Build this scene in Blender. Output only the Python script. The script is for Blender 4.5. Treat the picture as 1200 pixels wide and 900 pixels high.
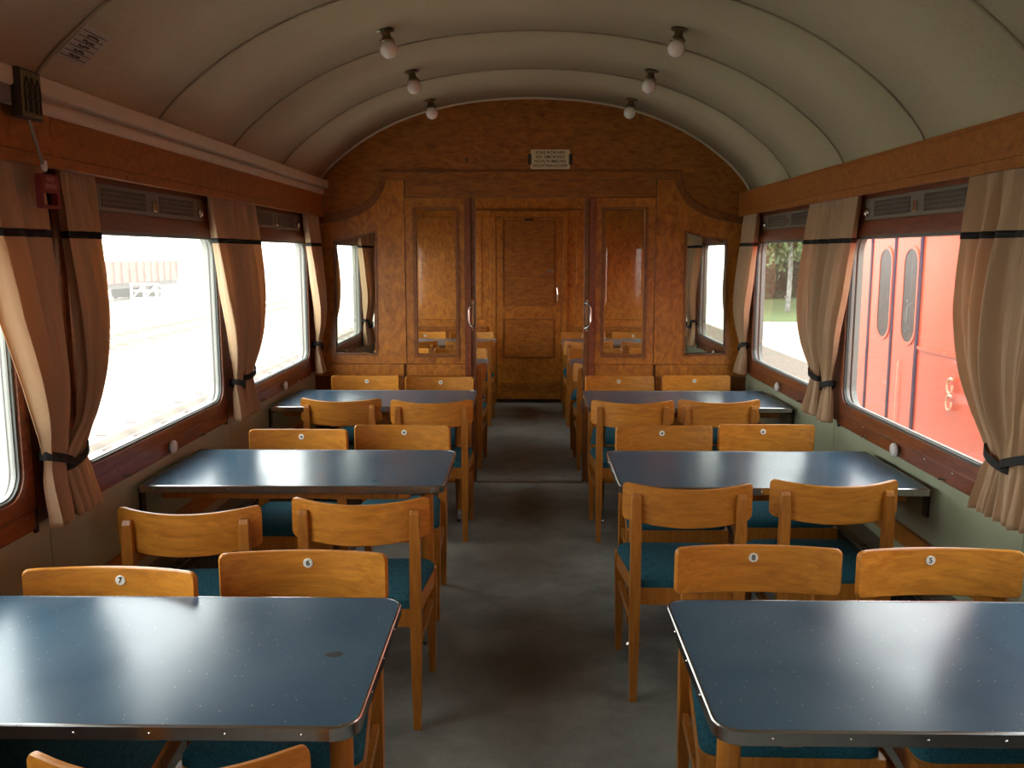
import bpy, bmesh, math, random
from mathutils import Vector, Matrix
random.seed(7)
D = bpy.data
for o in list(D.objects): D.objects.remove(o)
scene = bpy.context.scene
col = scene.collection
PI = math.pi

# ------------------------------------------------------------------ camera
F_PX = 1050.0
pitch = math.atan(153 / F_PX)
yaw = math.atan(18 / F_PX * math.cos(pitch))
cam = D.cameras.new('camera'); camo = D.objects.new('camera', cam); col.objects.link(camo)
cam.sensor_fit = 'HORIZONTAL'; cam.sensor_width = 36.0; cam.lens = 36.0 * F_PX / 1200.0
cam.clip_start = 0.02; cam.clip_end = 500
camo.location = (-0.018, 0, 1.6)
camo.rotation_euler = (PI / 2 - pitch, 0, yaw)
scene.camera = camo

# ------------------------------------------------------------------ sky, exposure
w = D.worlds.new('overcast_sky'); scene.world = w; w.use_nodes = True
nt = w.node_tree; nt.nodes.clear()
tc = nt.nodes.new('ShaderNodeTexCoord'); sx = nt.nodes.new('ShaderNodeSeparateXYZ')
cr = nt.nodes.new('ShaderNodeValToRGB'); bg = nt.nodes.new('ShaderNodeBackground'); ow = nt.nodes.new('ShaderNodeOutputWorld')
cr.color_ramp.elements[0].position = 0.0; cr.color_ramp.elements[0].color = (0.98, 0.97, 0.95, 1)
cr.color_ramp.elements[1].position = 0.9; cr.color_ramp.elements[1].color = (0.86, 0.92, 1.0, 1)
nt.links.new(tc.outputs['Generated'], sx.inputs[0]); nt.links.new(sx.outputs['Z'], cr.inputs[0])
nt.links.new(cr.outputs[0], bg.inputs[0]); bg.inputs[1].default_value = 2.3
nt.links.new(bg.outputs[0], ow.inputs[0])
sun = D.lights.new('hazy_sun', 'SUN'); sun.energy = 0.5; sun.angle = math.radians(40); sun.color = (1.0, 0.93, 0.82)
suno = D.objects.new('hazy_sun', sun); col.objects.link(suno)
suno.rotation_euler = (math.radians(38), 0, math.radians(-60))
vs = scene.view_settings
vs.view_transform = 'Standard'; vs.look = 'None'; vs.gamma = 1.0; vs.use_curve_mapping = False
vs.exposure = 1.75
scene.cycles.max_bounces = 10; scene.cycles.diffuse_bounces = 6; scene.cycles.transparent_max_bounces = 16

# ------------------------------------------------------------------ materials
def newmat(name):
    m = D.materials.new(name); m.use_nodes = True
    n = m.node_tree
    return m, n, n.nodes['Principled BSDF']
def nd(n, t, **k):
    x = n.nodes.new(t)
    for a, b in k.items(): setattr(x, a, b)
    return x
def plain(name, c, rough=0.5, metal=0.0, var=0.0, scale=20, bump=0.0):
    m, n, p = newmat(name)
    p.inputs['Base Color'].default_value = (*c, 1); p.inputs['Roughness'].default_value = rough; p.inputs['Metallic'].default_value = metal
    if var or bump:
        t = nd(n, 'ShaderNodeTexCoord'); no = nd(n, 'ShaderNodeTexNoise'); no.inputs['Scale'].default_value = scale; no.inputs['Detail'].default_value = 5
        n.links.new(t.outputs['Object'], no.inputs['Vector'])
        if var:
            r = nd(n, 'ShaderNodeValToRGB')
            r.color_ramp.elements[0].position = .3; r.color_ramp.elements[1].position = .7
            r.color_ramp.elements[0].color = (*[v * (1 - var) for v in c], 1); r.color_ramp.elements[1].color = (*[min(1, v * (1 + var)) for v in c], 1)
            n.links.new(no.outputs['Fac'], r.inputs[0]); n.links.new(r.outputs[0], p.inputs['Base Color'])
        if bump:
            b = nd(n, 'ShaderNodeBump'); b.inputs['Strength'].default_value = bump; b.inputs['Distance'].default_value = .002
            n.links.new(no.outputs['Fac'], b.inputs['Height']); n.links.new(b.outputs[0], p.inputs['Normal'])
    return m
def wood(name, dark, light, scale=(1, 6, 6), s=3.0, rough=0.35, figure=0.35, rand=0.25, world=False):
    """grain (stretched noise) + blotchy birch figure; per-object brightness"""
    m, n, p = newmat(name)
    t = nd(n, 'ShaderNodeTexCoord'); mp = nd(n, 'ShaderNodeMapping'); mp.inputs['Scale'].default_value = scale
    n.links.new(t.outputs['Object'], mp.inputs['Vector'])
    oi = nd(n, 'ShaderNodeObjectInfo')
    mul = nd(n, 'ShaderNodeMath', operation='MULTIPLY'); mul.inputs[1].default_value = 37.0
    n.links.new(oi.outputs['Random'], mul.inputs[0])
    cb = nd(n, 'ShaderNodeCombineXYZ'); n.links.new(mul.outputs[0], cb.inputs[0]); n.links.new(mul.outputs[0], cb.inputs[2])
    n.links.new(cb.outputs[0], mp.inputs['Location'])
    g = nd(n, 'ShaderNodeTexNoise'); g.inputs['Scale'].default_value = s * 3; g.inputs['Detail'].default_value = 8; g.inputs['Roughness'].default_value = .65
    g.inputs['Distortion'].default_value = .6
    n.links.new(mp.outputs[0], g.inputs['Vector'])
    b = nd(n, 'ShaderNodeTexNoise'); b.inputs['Scale'].default_value = s * 1.1; b.inputs['Detail'].default_value = 4; b.inputs['Distortion'].default_value = 2.2
    n.links.new(mp.outputs[0], b.inputs['Vector'])
    mx = nd(n, 'ShaderNodeMix', data_type='FLOAT'); mx.inputs[0].default_value = figure
    n.links.new(g.outputs['Fac'], mx.inputs[2]); n.links.new(b.outputs['Fac'], mx.inputs[3])
    r = nd(n, 'ShaderNodeValToRGB'); r.color_ramp.elements[0].position = .33; r.color_ramp.elements[1].position = .68
    r.color_ramp.elements[0].color = (*dark, 1); r.color_ramp.elements[1].color = (*light, 1)
    n.links.new(mx.outputs[0], r.inputs[0])
    hv = nd(n, 'ShaderNodeHueSaturation')
    ma = nd(n, 'ShaderNodeMath', operation='MULTIPLY_ADD'); ma.inputs[1].default_value = rand; ma.inputs[2].default_value = 1 - rand / 2
    n.links.new(oi.outputs['Random'], ma.inputs[0]); n.links.new(ma.outputs[0], hv.inputs['Value'])
    n.links.new(r.outputs[0], hv.inputs['Color']); n.links.new(hv.outputs[0], p.inputs['Base Color'])
    p.inputs['Roughness'].default_value = rough
    bp = nd(n, 'ShaderNodeBump'); bp.inputs['Strength'].default_value = .06; bp.inputs['Distance'].default_value = .002
    n.links.new(g.outputs['Fac'], bp.inputs['Height']); n.links.new(bp.outputs[0], p.inputs['Normal'])
    return m
M = {}
M['chair'] = wood('amber_birch', (.35, .118, .012), (.62, .25, .032), (1, 5, 7), 3.2, .33, .45, .28)
M['chair_leg'] = wood('amber_birch_leg', (.28, .092, .010), (.50, .19, .026), (8, 8, 1), 3.0, .36, .3, .15)
M['burl'] = wood('flame_birch_veneer', (.15, .040, .005), (.40, .138, .018), (1.6, 4, 5), 3.2, .34, .55, .16)
M['burl_v'] = wood('flame_birch_veneer_upright', (.21, .058, .006), (.53, .19, .020), (4, 4, 2.4), 3.0, .34, .6, .14)
M['burl_deep'] = wood('flame_birch_dark', (.13, .035, .006), (.26, .085, .016), (3, 4, 4), 3.2, .34, .55, .12)
M['pelmet'] = wood('burl_pelmet', (.20, .058, .009), (.42, .15, .027), (4, 3, 5), 3.4, .33, .6, .1)
M['mahogany'] = wood('mahogany', (.11, .028, .010), (.29, .080, .026), (6, 1, 6), 3.0, .28, .25, .1)
M['ceiling'] = plain('cream_ceiling_board', (.43, .37, .235), .75, 0, .05, 60, .15)
M['seam'] = plain('ceiling_seam_bead', (.30, .245, .155), .6)
M['cornice'] = plain('cream_painted_cornice', (.56, .48, .35), .6, 0, .05, 12)
M['wallpaint'] = plain('sage_green_paint', (.32, .35, .235), .55, 0, .06, 5, .05)
M['outer'] = plain('carriage_steel', (.12, .10, .09), .5)
M['dark_metal'] = plain('dark_bronze_metal', (.05, .04, .032), .4, .7)
M['black'] = plain('black_perforated_metal', (.012, .011, .010), .6, .2)
M['chrome'] = plain('chrome', (.75, .74, .72), .12, 1.0)
M['steel'] = plain('steel_edge', (.55, .54, .53), .2, 1.0)
M['alu_dull'] = plain('grey_ventilator_metal', (.20, .165, .125), .45, .3)
M['gasket'] = plain('grey_rubber_gasket', (.10, .11, .10), .4)
M['bead'] = plain('dull_metal_bead', (.22, .23, .21), .35)
M['reveal'] = plain('pale_window_reveal', (.26, .29, .26), .45)
M['knob'] = plain('pale_plastic_knob', (.62, .58, .54), .25)
M['brass'] = plain('aged_brass', (.22, .17, .10), .35, .9)
M['opal'] = plain('opal_glass', (.78, .70, .64), .12)
M['opal'].node_tree.nodes['Principled BSDF'].inputs['Subsurface Weight'].default_value = .3
M['cream_plate'] = plain('ivory_plate', (.62, .50, .30), .5)
M['ink'] = plain('black_ink', (.012, .010, .008), .6)
M['red_box'] = plain('dark_red_enamel', (.17, .016, .018), .4)
M['paper'] = plain('grey_printed_paper', (.36, .33, .26), .7)
M['pink_ink'] = plain('pale_lettering', (.45, .22, .20), .5)
M['plate_white'] = plain('white_enamel_disc', (.72, .70, .62), .3)
M['band'] = plain('black_curtain_band', (.014, .014, .013), .8)
M['heater'] = plain('heater_cover_metal', (.17, .16, .14), .5, .2)
M['threshold'] = plain('threshold_brass', (.16, .13, .10), .45, .6)
M['mirror'] = plain('mirror_glass', (.60, .61, .55), .015, 1.0)
M['red_train'] = plain('red_train_paint', (.70, .074, .016), .35, 0, .06, 1.5)
M['train_line'] = plain('dark_blue_rubber', (.035, .012, .05), .8)
M['train_glass'] = plain('dark_train_window', (.035, .027, .026), .25)
M['train_glass'].node_tree.nodes['Principled BSDF'].inputs['Specular IOR Level'].default_value = .12
M['train_pale'] = plain('pale_orange_iron', (.85, .50, .32), .4)
M['train_grey'] = plain('train_underframe', (.10, .095, .09), .7)
M['gravel'] = plain('pale_gravel', (.50, .46, .39), .95, 0, .12, 1.2, .3)
M['gravel_brown'] = plain('brown_ballast', (.11, .085, .06), .95, 0, .35, 18, .4)
M['grass'] = plain('meadow_grass', (.065, .095, .018), .9, 0, .3, 2.5, .4)
M['bark'] = plain('birch_bark', (.17, .165, .15), .8, 0, .6, 6)
M['leaf'] = plain('birch_leaf', (.075, .115, .036), .6, 0, .4, 1.0)
M['leaf2'] = plain('dark_tree_leaf', (.062, .092, .034), .6, 0, .4, 1.0)
M['wagon'] = plain('faded_red_wagon', (.42, .16, .13), .8, 0, .2, 2)
M['white_paint'] = plain('white_paint', (.85, .85, .83), .5)
M['rail'] = plain('rail_steel', (.30, .24, .20), .4, .6)
M['ash'] = plain('grey_ash_strip', (.17, .155, .13), .95, 0, .3, 6)
M['concrete'] = plain('pale_concrete', (.62, .58, .52), .9, 0, .1, 2)

def burl_floor():
    m, n, p = newmat('dark_linoleum_floor')
    t = nd(n, 'ShaderNodeTexCoord')
    a = nd(n, 'ShaderNodeTexNoise'); a.inputs['Scale'].default_value = 2.6; a.inputs['Detail'].default_value = 6; a.inputs['Roughness'].default_value = .7
    b = nd(n, 'ShaderNodeTexNoise'); b.inputs['Scale'].default_value = 190; b.inputs['Detail'].default_value = 2
    c = nd(n, 'ShaderNodeTexNoise'); c.inputs['Scale'].default_value = .95; c.inputs['Detail'].default_value = 2
    for x in (a, b, c): n.links.new(t.outputs['Object'], x.inputs['Vector'])
    mx = nd(n, 'ShaderNodeMix', data_type='FLOAT'); mx.inputs[0].default_value = .25
    n.links.new(a.outputs['Fac'], mx.inputs[2]); n.links.new(b.outputs['Fac'], mx.inputs[3])
    r = nd(n, 'ShaderNodeValToRGB'); r.color_ramp.elements[0].position = .34; r.color_ramp.elements[1].position = .66
    r.color_ramp.elements[0].color = (.095, .094, .080, 1); r.color_ramp.elements[1].color = (.245, .245, .215, 1)
    n.links.new(mx.outputs[0], r.inputs[0])
    # brown worn patches where people step: two spots along the aisle
    def spot(cx, cy, rx, ry):
        mp = nd(n, 'ShaderNodeMapping'); mp.inputs['Location'].default_value = (-cx / rx, -cy / ry, 0); mp.inputs['Scale'].default_value = (1 / rx, 1 / ry, 0)
        n.links.new(t.outputs['Object'], mp.inputs['Vector'])
        wob = nd(n, 'ShaderNodeVectorMath', operation='MULTIPLY_ADD')
        wob.inputs[1].default_value = (.5, .5, .5)
        n.links.new(a.outputs['Color'], wob.inputs[0]); n.links.new(mp.outputs[0], wob.inputs[2])
        le = nd(n, 'ShaderNodeVectorMath', operation='LENGTH'); n.links.new(wob.outputs[0], le.inputs[0])
        mr = nd(n, 'ShaderNodeMapRange', interpolation_type='SMOOTHSTEP'); mr.inputs['From Min'].default_value = 1.3; mr.inputs['From Max'].default_value = .25
        n.links.new(le.outputs['Value'], mr.inputs['Value']); return mr.outputs[0]
    f = None
    for s in ((.03, 4.72, .30, .42), (.10, 3.28, .34, .50), (.05, 2.3, .3, .35)):
        o = spot(*s)
        if f is None: f = o
        else:
            q = nd(n, 'ShaderNodeMath', operation='MAXIMUM'); n.links.new(f, q.inputs[0]); n.links.new(o, q.inputs[1]); f = q.outputs[0]
    k = nd(n, 'ShaderNodeMath', operation='MULTIPLY'); k.inputs[1].default_value = .6; n.links.new(f, k.inputs[0])
    m2 = nd(n, 'ShaderNodeMix', data_type='RGBA'); m2.inputs[7].default_value = (.078, .052, .032, 1)
    n.links.new(k.outputs[0], m2.inputs[0]); n.links.new(r.outputs[0], m2.inputs[6]); n.links.new(m2.outputs[2], p.inputs['Base Color'])
    p.inputs['Roughness'].default_value = .62; p.inputs['Specular IOR Level'].default_value = .3
    bp = nd(n, 'ShaderNodeBump'); bp.inputs['Strength'].default_value = .15; bp.inputs['Distance'].default_value = .001
    n.links.new(b.outputs['Fac'], bp.inputs['Height']); n.links.new(bp.outputs[0], p.inputs['Normal'])
    return m
M['floor'] = burl_floor()
M['stain'] = plain('worn_spot', (.016, .024, .024), .4)
def table_blue():
    m, n, p = newmat('blue_linoleum_tabletop')
    t = nd(n, 'ShaderNodeTexCoord'); oi = nd(n, 'ShaderNodeObjectInfo')
    ad = nd(n, 'ShaderNodeVectorMath', operation='ADD')
    cb = nd(n, 'ShaderNodeMath', operation='MULTIPLY'); cb.inputs[1].default_value = 19
    n.links.new(oi.outputs['Random'], cb.inputs[0]); n.links.new(t.outputs['Object'], ad.inputs[0]); n.links.new(cb.outputs[0], ad.inputs[1])
    a = nd(n, 'ShaderNodeTexNoise'); a.inputs['Scale'].default_value = 4; a.inputs['Detail'].default_value = 7; a.inputs['Distortion'].default_value = .4
    v = nd(n, 'ShaderNodeTexVoronoi'); v.inputs['Scale'].default_value = 62
    v2 = nd(n, 'ShaderNodeTexNoise'); v2.inputs['Scale'].default_value = 26; v2.inputs['Detail'].default_value = 1
    for x in (a, v, v2): n.links.new(ad.outputs[0], x.inputs['Vector'])
    r = nd(n, 'ShaderNodeValToRGB'); r.color_ramp.elements[0].position = .3; r.color_ramp.elements[1].position = .75
    r.color_ramp.elements[0].color = (.042, .092, .140, 1); r.color_ramp.elements[1].color = (.062, .122, .172, 1)
    n.links.new(a.outputs['Fac'], r.inputs[0])
    lt = nd(n, 'ShaderNodeMath', operation='LESS_THAN'); lt.inputs[1].default_value = .085; n.links.new(v.outputs['Distance'], lt.inputs[0])
    gt = nd(n, 'ShaderNodeMath', operation='GREATER_THAN'); gt.inputs[1].default_value = .50; n.links.new(v2.outputs['Fac'], gt.inputs[0])
    mu = nd(n, 'ShaderNodeMath', operation='MULTIPLY'); n.links.new(lt.outputs[0], mu.inputs[0]); n.links.new(gt.outputs[0], mu.inputs[1])
    mm = nd(n, 'ShaderNodeMix', data_type='RGBA'); mm.inputs[7].default_value = (.34, .36, .36, 1)
    n.links.new(mu.outputs[0], mm.inputs[0]); n.links.new(r.outputs[0], mm.inputs[6]); n.links.new(mm.outputs[2], p.inputs['Base Color'])
    rr = nd(n, 'ShaderNodeMapRange'); rr.inputs['To Min'].default_value = .17; rr.inputs['To Max'].default_value = .29
    n.links.new(a.outputs['Fac'], rr.inputs['Value']); n.links.new(rr.outputs[0], p.inputs['Roughness'])
    p.inputs['Specular IOR Level'].default_value = .6
    bp = nd(n, 'ShaderNodeBump'); bp.inputs['Strength'].default_value = .03; bp.inputs['Distance'].default_value = .003
    n.links.new(a.outputs['Fac'], bp.inputs['Height']); n.links.new(bp.outputs[0], p.inputs['Normal'])
    return m
M['table'] = table_blue()
def fabric_seat():
    m, n, p = newmat('teal_seat_fabric')
    t = nd(n, 'ShaderNodeTexCoord'); mp = nd(n, 'ShaderNodeMapping'); mp.inputs['Scale'].default_value = (1, .2, 1)
    wv = nd(n, 'ShaderNodeTexNoise'); wv.inputs['Scale'].default_value = 240; wv.inputs['Detail'].default_value = 2
    n.links.new(t.outputs['Object'], mp.inputs[0]); n.links.new(mp.outputs[0], wv.inputs['Vector'])
    r = nd(n, 'ShaderNodeValToRGB'); r.color_ramp.elements[0].position = .3; r.color_ramp.elements[1].position = .7
    r.color_ramp.elements[0].color = (.008, .045, .062, 1); r.color_ramp.elements[1].color = (.022, .10, .13, 1)
    n.links.new(wv.outputs['Fac'], r.inputs[0]); n.links.new(r.outputs[0], p.inputs['Base Color'])
    p.inputs['Roughness'].default_value = .9; p.inputs['Specular IOR Level'].default_value = .15
    bp = nd(n, 'ShaderNodeBump'); bp.inputs['Strength'].default_value = .4; bp.inputs['Distance'].default_value = .001
    n.links.new(wv.outputs['Fac'], bp.inputs['Height']); n.links.new(bp.outputs[0], p.inputs['Normal'])
    return m
M['seat'] = fabric_seat()
def curtain_mat():
    m, n, p = newmat('beige_satin_curtain')
    n.nodes.remove(p); out = n.nodes['Material Output']
    di = nd(n, 'ShaderNodeBsdfPrincipled'); di.inputs['Base Color'].default_value = (.60, .405, .235, 1); di.inputs['Roughness'].default_value = .55
    di.inputs['Sheen Weight'].default_value = .2
    tr = nd(n, 'ShaderNodeBsdfTranslucent'); tr.inputs[0].default_value = (.72, .44, .21, 1)
    t = nd(n, 'ShaderNodeTexCoord'); no = nd(n, 'ShaderNodeTexNoise'); no.inputs['Scale'].default_value = 500
    n.links.new(t.outputs['Object'], no.inputs['Vector'])
    bp = nd(n, 'ShaderNodeBump'); bp.inputs['Strength'].default_value = .12; bp.inputs['Distance'].default_value = .001
    n.links.new(no.outputs['Fac'], bp.inputs['Height']); n.links.new(bp.outputs[0], di.inputs['Normal'])
    mx = nd(n, 'ShaderNodeMixShader'); mx.inputs[0].default_value = .30
    n.links.new(di.outputs[0], mx.inputs[1]); n.links.new(tr.outputs[0], mx.inputs[2]); n.links.new(mx.outputs[0], out.inputs[0])
    return m
M['curtain'] = curtain_mat()
def glass_mat(name, tint, dust_glare, dust_glare_col=(1, .98, .93)):
    m, n, p = newmat(name)
    n.nodes.remove(p); out = n.nodes['Material Output']
    tr = nd(n, 'ShaderNodeBsdfTransparent'); tr.inputs[0].default_value = (*tint, 1)
    gl = nd(n, 'ShaderNodeBsdfGlossy'); gl.inputs['Roughness'].default_value = .0
    fr = nd(n, 'ShaderNodeFresnel'); fr.inputs[0].default_value = 1.5
    # reflect on the front face of the sheet only (a thin pane has no total internal reflection)
    ge = nd(n, 'ShaderNodeNewGeometry'); fb = nd(n, 'ShaderNodeMath', operation='SUBTRACT'); fb.inputs[0].default_value = 1; n.links.new(ge.outputs['Backfacing'], fb.inputs[1])
    ff = nd(n, 'ShaderNodeMath', operation='MULTIPLY'); n.links.new(fr.outputs[0], ff.inputs[0]); n.links.new(fb.outputs[0], ff.inputs[1])
    mx = nd(n, 'ShaderNodeMixShader'); n.links.new(ff.outputs[0], mx.inputs[0]); n.links.new(tr.outputs[0], mx.inputs[1]); n.links.new(gl.outputs[0], mx.inputs[2])
    last = mx
    if dust_glare:  # translucent veil: dust, and on the left panes imitated glare as well
        tl = nd(n, 'ShaderNodeBsdfTranslucent'); tl.inputs[0].default_value = (*dust_glare_col, 1)
        t = nd(n, 'ShaderNodeTexCoord'); no = nd(n, 'ShaderNodeTexNoise'); no.inputs['Scale'].default_value = 2.5; no.inputs['Detail'].default_value = 6
        n.links.new(t.outputs['Object'], no.inputs['Vector'])
        mr = nd(n, 'ShaderNodeMapRange'); mr.inputs['To Min'].default_value = dust_glare * .6; mr.inputs['To Max'].default_value = dust_glare * 1.4
        n.links.new(no.outputs['Fac'], mr.inputs['Value'])
        md = nd(n, 'ShaderNodeMath', operation='MULTIPLY'); n.links.new(mr.outputs[0], md.inputs[0]); n.links.new(fb.outputs[0], md.inputs[1])
        m2 = nd(n, 'ShaderNodeMixShader'); n.links.new(md.outputs[0], m2.inputs[0]); n.links.new(mx.outputs[0], m2.inputs[1]); n.links.new(tl.outputs[0], m2.inputs[2]); last = m2
    n.links.new(last.outputs[0], out.inputs[0])
    return m
M['glass'] = glass_mat('dusty_window_glass', (.95, .97, .95), .032, (1, .9, .72))
M['glass_left'] = glass_mat('left_window_glass_glare', (.95, .97, .95), .085)  # stronger veil than the right panes: daylight glare put into the glass
M['pane'] = glass_mat('clear_partition_glass', (.93, .93, .90), 0)

# ------------------------------------------------------------------ helpers
def link(name, bm, mat, parent=None, smooth=False, loc=None, recalc=True):
    if recalc: bmesh.ops.recalc_face_normals(bm, faces=bm.faces)
    me = D.meshes.new(name); bm.to_mesh(me); bm.free()
    if mat: me.materials.append(M[mat])
    if smooth:
        for p in me.polygons: p.use_smooth = True
        me.set_sharp_from_angle(angle=math.radians(38))
    o = D.objects.new(name, me); col.objects.link(o)
    if parent is not None: o.parent = parent
    if loc: o.location = loc
    return o
def empty(name, loc=(0, 0, 0), rz=0):
    o = D.objects.new(name, None); o.empty_display_size = .1; col.objects.link(o); o.location = loc; o.rotation_euler = (0, 0, rz); return o
def tag(o, label, cat, group=None):
    o['label'] = label; o['category'] = cat
    if group: o['group'] = group
    return o
def structure(o): o['kind'] = 'structure'; return o
def box(bm, x0, x1, y0, y1, z0, z1, bev=0, seg=1):
    x0, x1 = min(x0, x1), max(x0, x1); y0, y1 = min(y0, y1), max(y0, y1)
    v = [bm.verts.new((x, y, z)) for x in (x0, x1) for y in (y0, y1) for z in (z0, z1)]
    fs = [bm.faces.new([v[i] for i in q]) for q in ((0, 1, 3, 2), (4, 6, 7, 5), (0, 4, 5, 1), (2, 3, 7, 6), (0, 2, 6, 4), (1, 5, 7, 3))]
    if bev:
        es = list({e for f in fs for e in f.edges})
        bmesh.ops.bevel(bm, geom=es, offset=bev, segments=seg, profile=.5, affect='EDGES')
    return bm
def bx(name, mat, parent, x0, x1, y0, y1, z0, z1, bev=0, seg=1):
    return link(name, box(bmesh.new(), x0, x1, y0, y1, z0, z1, bev, seg), mat, parent)
def loft(bm, rings, caps=True, closed=True):
    R = [[bm.verts.new(p) for p in r] for r in rings]
    n = len(R[0])
    for a, b in zip(R, R[1:]):
        for i in range(n if closed else n - 1):
            j = (i + 1) % n
            bm.faces.new((a[i], a[j], b[j], b[i]))
    if caps and closed:
        bm.faces.new(R[0][::-1]); bm.faces.new(R[-1])
    return R
def prism(bm, pts, axis, a, b):
    """extrude a 2-D outline; axis 0/1/2 is the extrusion axis"""
    def P(p, t):
        if axis == 0: return (t, p[0], p[1])
        if axis == 1: return (p[0], t, p[1])
        return (p[0], p[1], t)
    loft(bm, [[P(p, a) for p in pts], [P(p, b) for p in pts]])
    return bm
def lathe(bm, prof, c=(0, 0, 0), axis='z', n=20, capa=True):
    """prof list of (r, t)"""
    rings = []
    for r, t in prof:
        ring = []
        for i in range(n):
            a = 2 * PI * i / n; u, v = r * math.cos(a), r * math.sin(a)
            p = (u, v, t) if axis == 'z' else ((t, u, v) if axis == 'x' else (u, t, v))
            ring.append((c[0] + p[0], c[1] + p[1], c[2] + p[2]))
        rings.append(ring)
    loft(bm, rings, capa); return bm
def tube(bm, pts, r, n=8, closed=False):
    P = [Vector(p) for p in pts]; rings = []
    for i, p in enumerate(P):
        if closed: t = P[(i + 1) % len(P)] - P[i - 1]
        else: t = P[min(i + 1, len(P) - 1)] - P[max(i - 1, 0)]
        t.normalize(); up = Vector((0, 0, 1)) if abs(t.z) < .9 else Vector((1, 0, 0))
        a = t.cross(up).normalized(); b = t.cross(a).normalized()
        rings.append([p + a * r * math.cos(2 * PI * k / n) + b * r * math.sin(2 * PI * k / n) for k in range(n)])
    if closed: rings.append(rings[0])
    loft(bm, rings, not closed)
    if closed: bmesh.ops.remove_doubles(bm, verts=bm.verts, dist=1e-5)
    return bm
def rrect(a0, a1, b0, b1, r, k=6):
    out = []
    for (cx, cy, s) in ((a1 - r, b0 + r, -PI / 2), (a1 - r, b1 - r, 0), (a0 + r, b1 - r, PI / 2), (a0 + r, b0 + r, PI)):
        for i in range(k + 1):
            t = s + PI / 2 * i / k; out.append((cx + r * math.cos(t), cy + r * math.sin(t)))
    return out
def rr_outer(a0, a1, b0, b1, A0, A1, B0, B1, r, k=6):
    """points on an outer rectangle matching rrect(...)"""
    out = []
    cs = [((a1 - r, B0), (A1, B0), (A1, b0 + r)), ((A1, b1 - r), (A1, B1), (a1 - r, B1)),
          ((a0 + r, B1), (A0, B1), (A0, b1 - r)), ((A0, b0 + r), (A0, B0), (a0 + r, B0))]
    for p, q, s in cs:
        for i in range(k + 1):
            t = i / k * 2
            u, v, f = (p, q, t) if t <= 1 else (q, s, t - 1)
            out.append((u[0] + (v[0] - u[0]) * f, u[1] + (v[1] - u[1]) * f))
    return out
def frame_x(bm, hole, outer, r, x0, x1, k=6):
    """frame in a plane x=const with a rounded hole"""
    inn = rrect(*hole, r, k); out = rr_outer(*hole, *outer, r, k)
    A = [[bm.verts.new((x, p[0], p[1])) for p in L] for L in (inn, out) for x in (x0, x1)]
    i0, i1, o0, o1 = A; n = len(i0)
    for i in range(n):
        j = (i + 1) % n
        bm.faces.new((i0[i], i0[j], i1[j], i1[i])); bm.faces.new((o0[i], o1[i], o1[j], o0[j]))
        bm.faces.new((i0[i], o0[i], o0[j], i0[j])); bm.faces.new((i1[i], i1[j], o1[j], o1[i]))
    return bm
def ring_x(bm, loop_in, loop_out, x0, x1):
    A = [[bm.verts.new((x, p[0], p[1])) for p in L] for L in (loop_in, loop_out) for x in (x0, x1)]
    i0, i1, o0, o1 = A; n = len(i0)
    for i in range(n):
        j = (i + 1) % n
        bm.faces.new((i0[i], i0[j], i1[j], i1[i])); bm.faces.new((o0[i], o1[i], o1[j], o0[j]))
        bm.faces.new((i0[i], o0[i], o0[j], i0[j])); bm.faces.new((i1[i], i1[j], o1[j], o1[i]))
    return bm
def text_mesh(name, body, size, mat, parent, loc, rot, extr=.0006, space=1.0, align='CENTER', weight=0.0, sx=1.0, line=1.0):
    cu = D.curves.new(name, 'FONT'); cu.body = body; cu.size = size; cu.extrude = extr; cu.align_x = align; cu.align_y = 'CENTER'
    cu.space_character = space; cu.space_line = line; cu.offset = weight; cu.resolution_u = 3
    t = D.objects.new(name, cu); col.objects.link(t)
    dg = bpy.context.evaluated_depsgraph_get(); dg.update()
    me = D.meshes.new_from_object(t.evaluated_get(dg)); D.objects.remove(t)
    me.materials.clear(); me.materials.append(M[mat]); me.name = name
    o = D.objects.new(name, me); col.objects.link(o); o.parent = parent; o.location = loc; o.rotation_euler = rot; o.scale = (sx, 1, 1)
    return o
def tree_children(o): return [c for c in o.children]
def copy_tree(o, parent=None):
    c = o.copy(); col.objects.link(c)
    if parent is not None: c.parent = parent
    for ch in list(o.children): copy_tree(ch, c)
    return c

# ------------------------------------------------------------------ main numbers
HW = 1.49            # half width inside
YN, YP0, YP1, YF = -.75, 6.15, 6.21, 9.57     # near wall, partition faces, far wall
WC = [.10, 1.80, 3.50, 5.20, 7.03, 8.72]      # window centres
GH = .68; GZ0, GZ1, GR = .90, 1.68, .085       # glass half width, bottom, top, corner radius
PEL_X, PEL_Z0, PEL_Z1 = 1.40, 1.845, 1.99

def arch_pts():
    key = [(0, 2.624), (.20, 2.617), (.40, 2.598), (.58, 2.566), (.75, 2.522), (.92, 2.458), (1.08, 2.377), (1.22, 2.284), (1.34, 2.185), (1.42, 2.098), (1.465, 2.030), (1.485, 1.97)]
    pts = [(-x, z) for x, z in key[:0:-1]] + key
    out = []
    n = len(pts)
    for i in range(n - 1):
        p0, p1, p2, p3 = pts[max(i - 1, 0)], pts[i], pts[i + 1], pts[min(i + 2, n - 1)]
        for t in (0, .34, .67):
            q = [.5 * (2 * p1[k] + (p2[k] - p0[k]) * t + (2 * p0[k] - 5 * p1[k] + 4 * p2[k] - p3[k]) * t * t + (3 * p1[k] - p0[k] - 3 * p2[k] + p3[k]) * t ** 3) for k in (0, 1)]
            out.append(tuple(q))
    out.append(pts[-1]); return out
ARCH = arch_pts()
def arch_z(x):
    for a, b in zip(ARCH, ARCH[1:]):
        if a[0] <= x <= b[0]: return a[1] + (b[1] - a[1]) * (x - a[0]) / (b[0] - a[0])
    return 1.97

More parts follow.
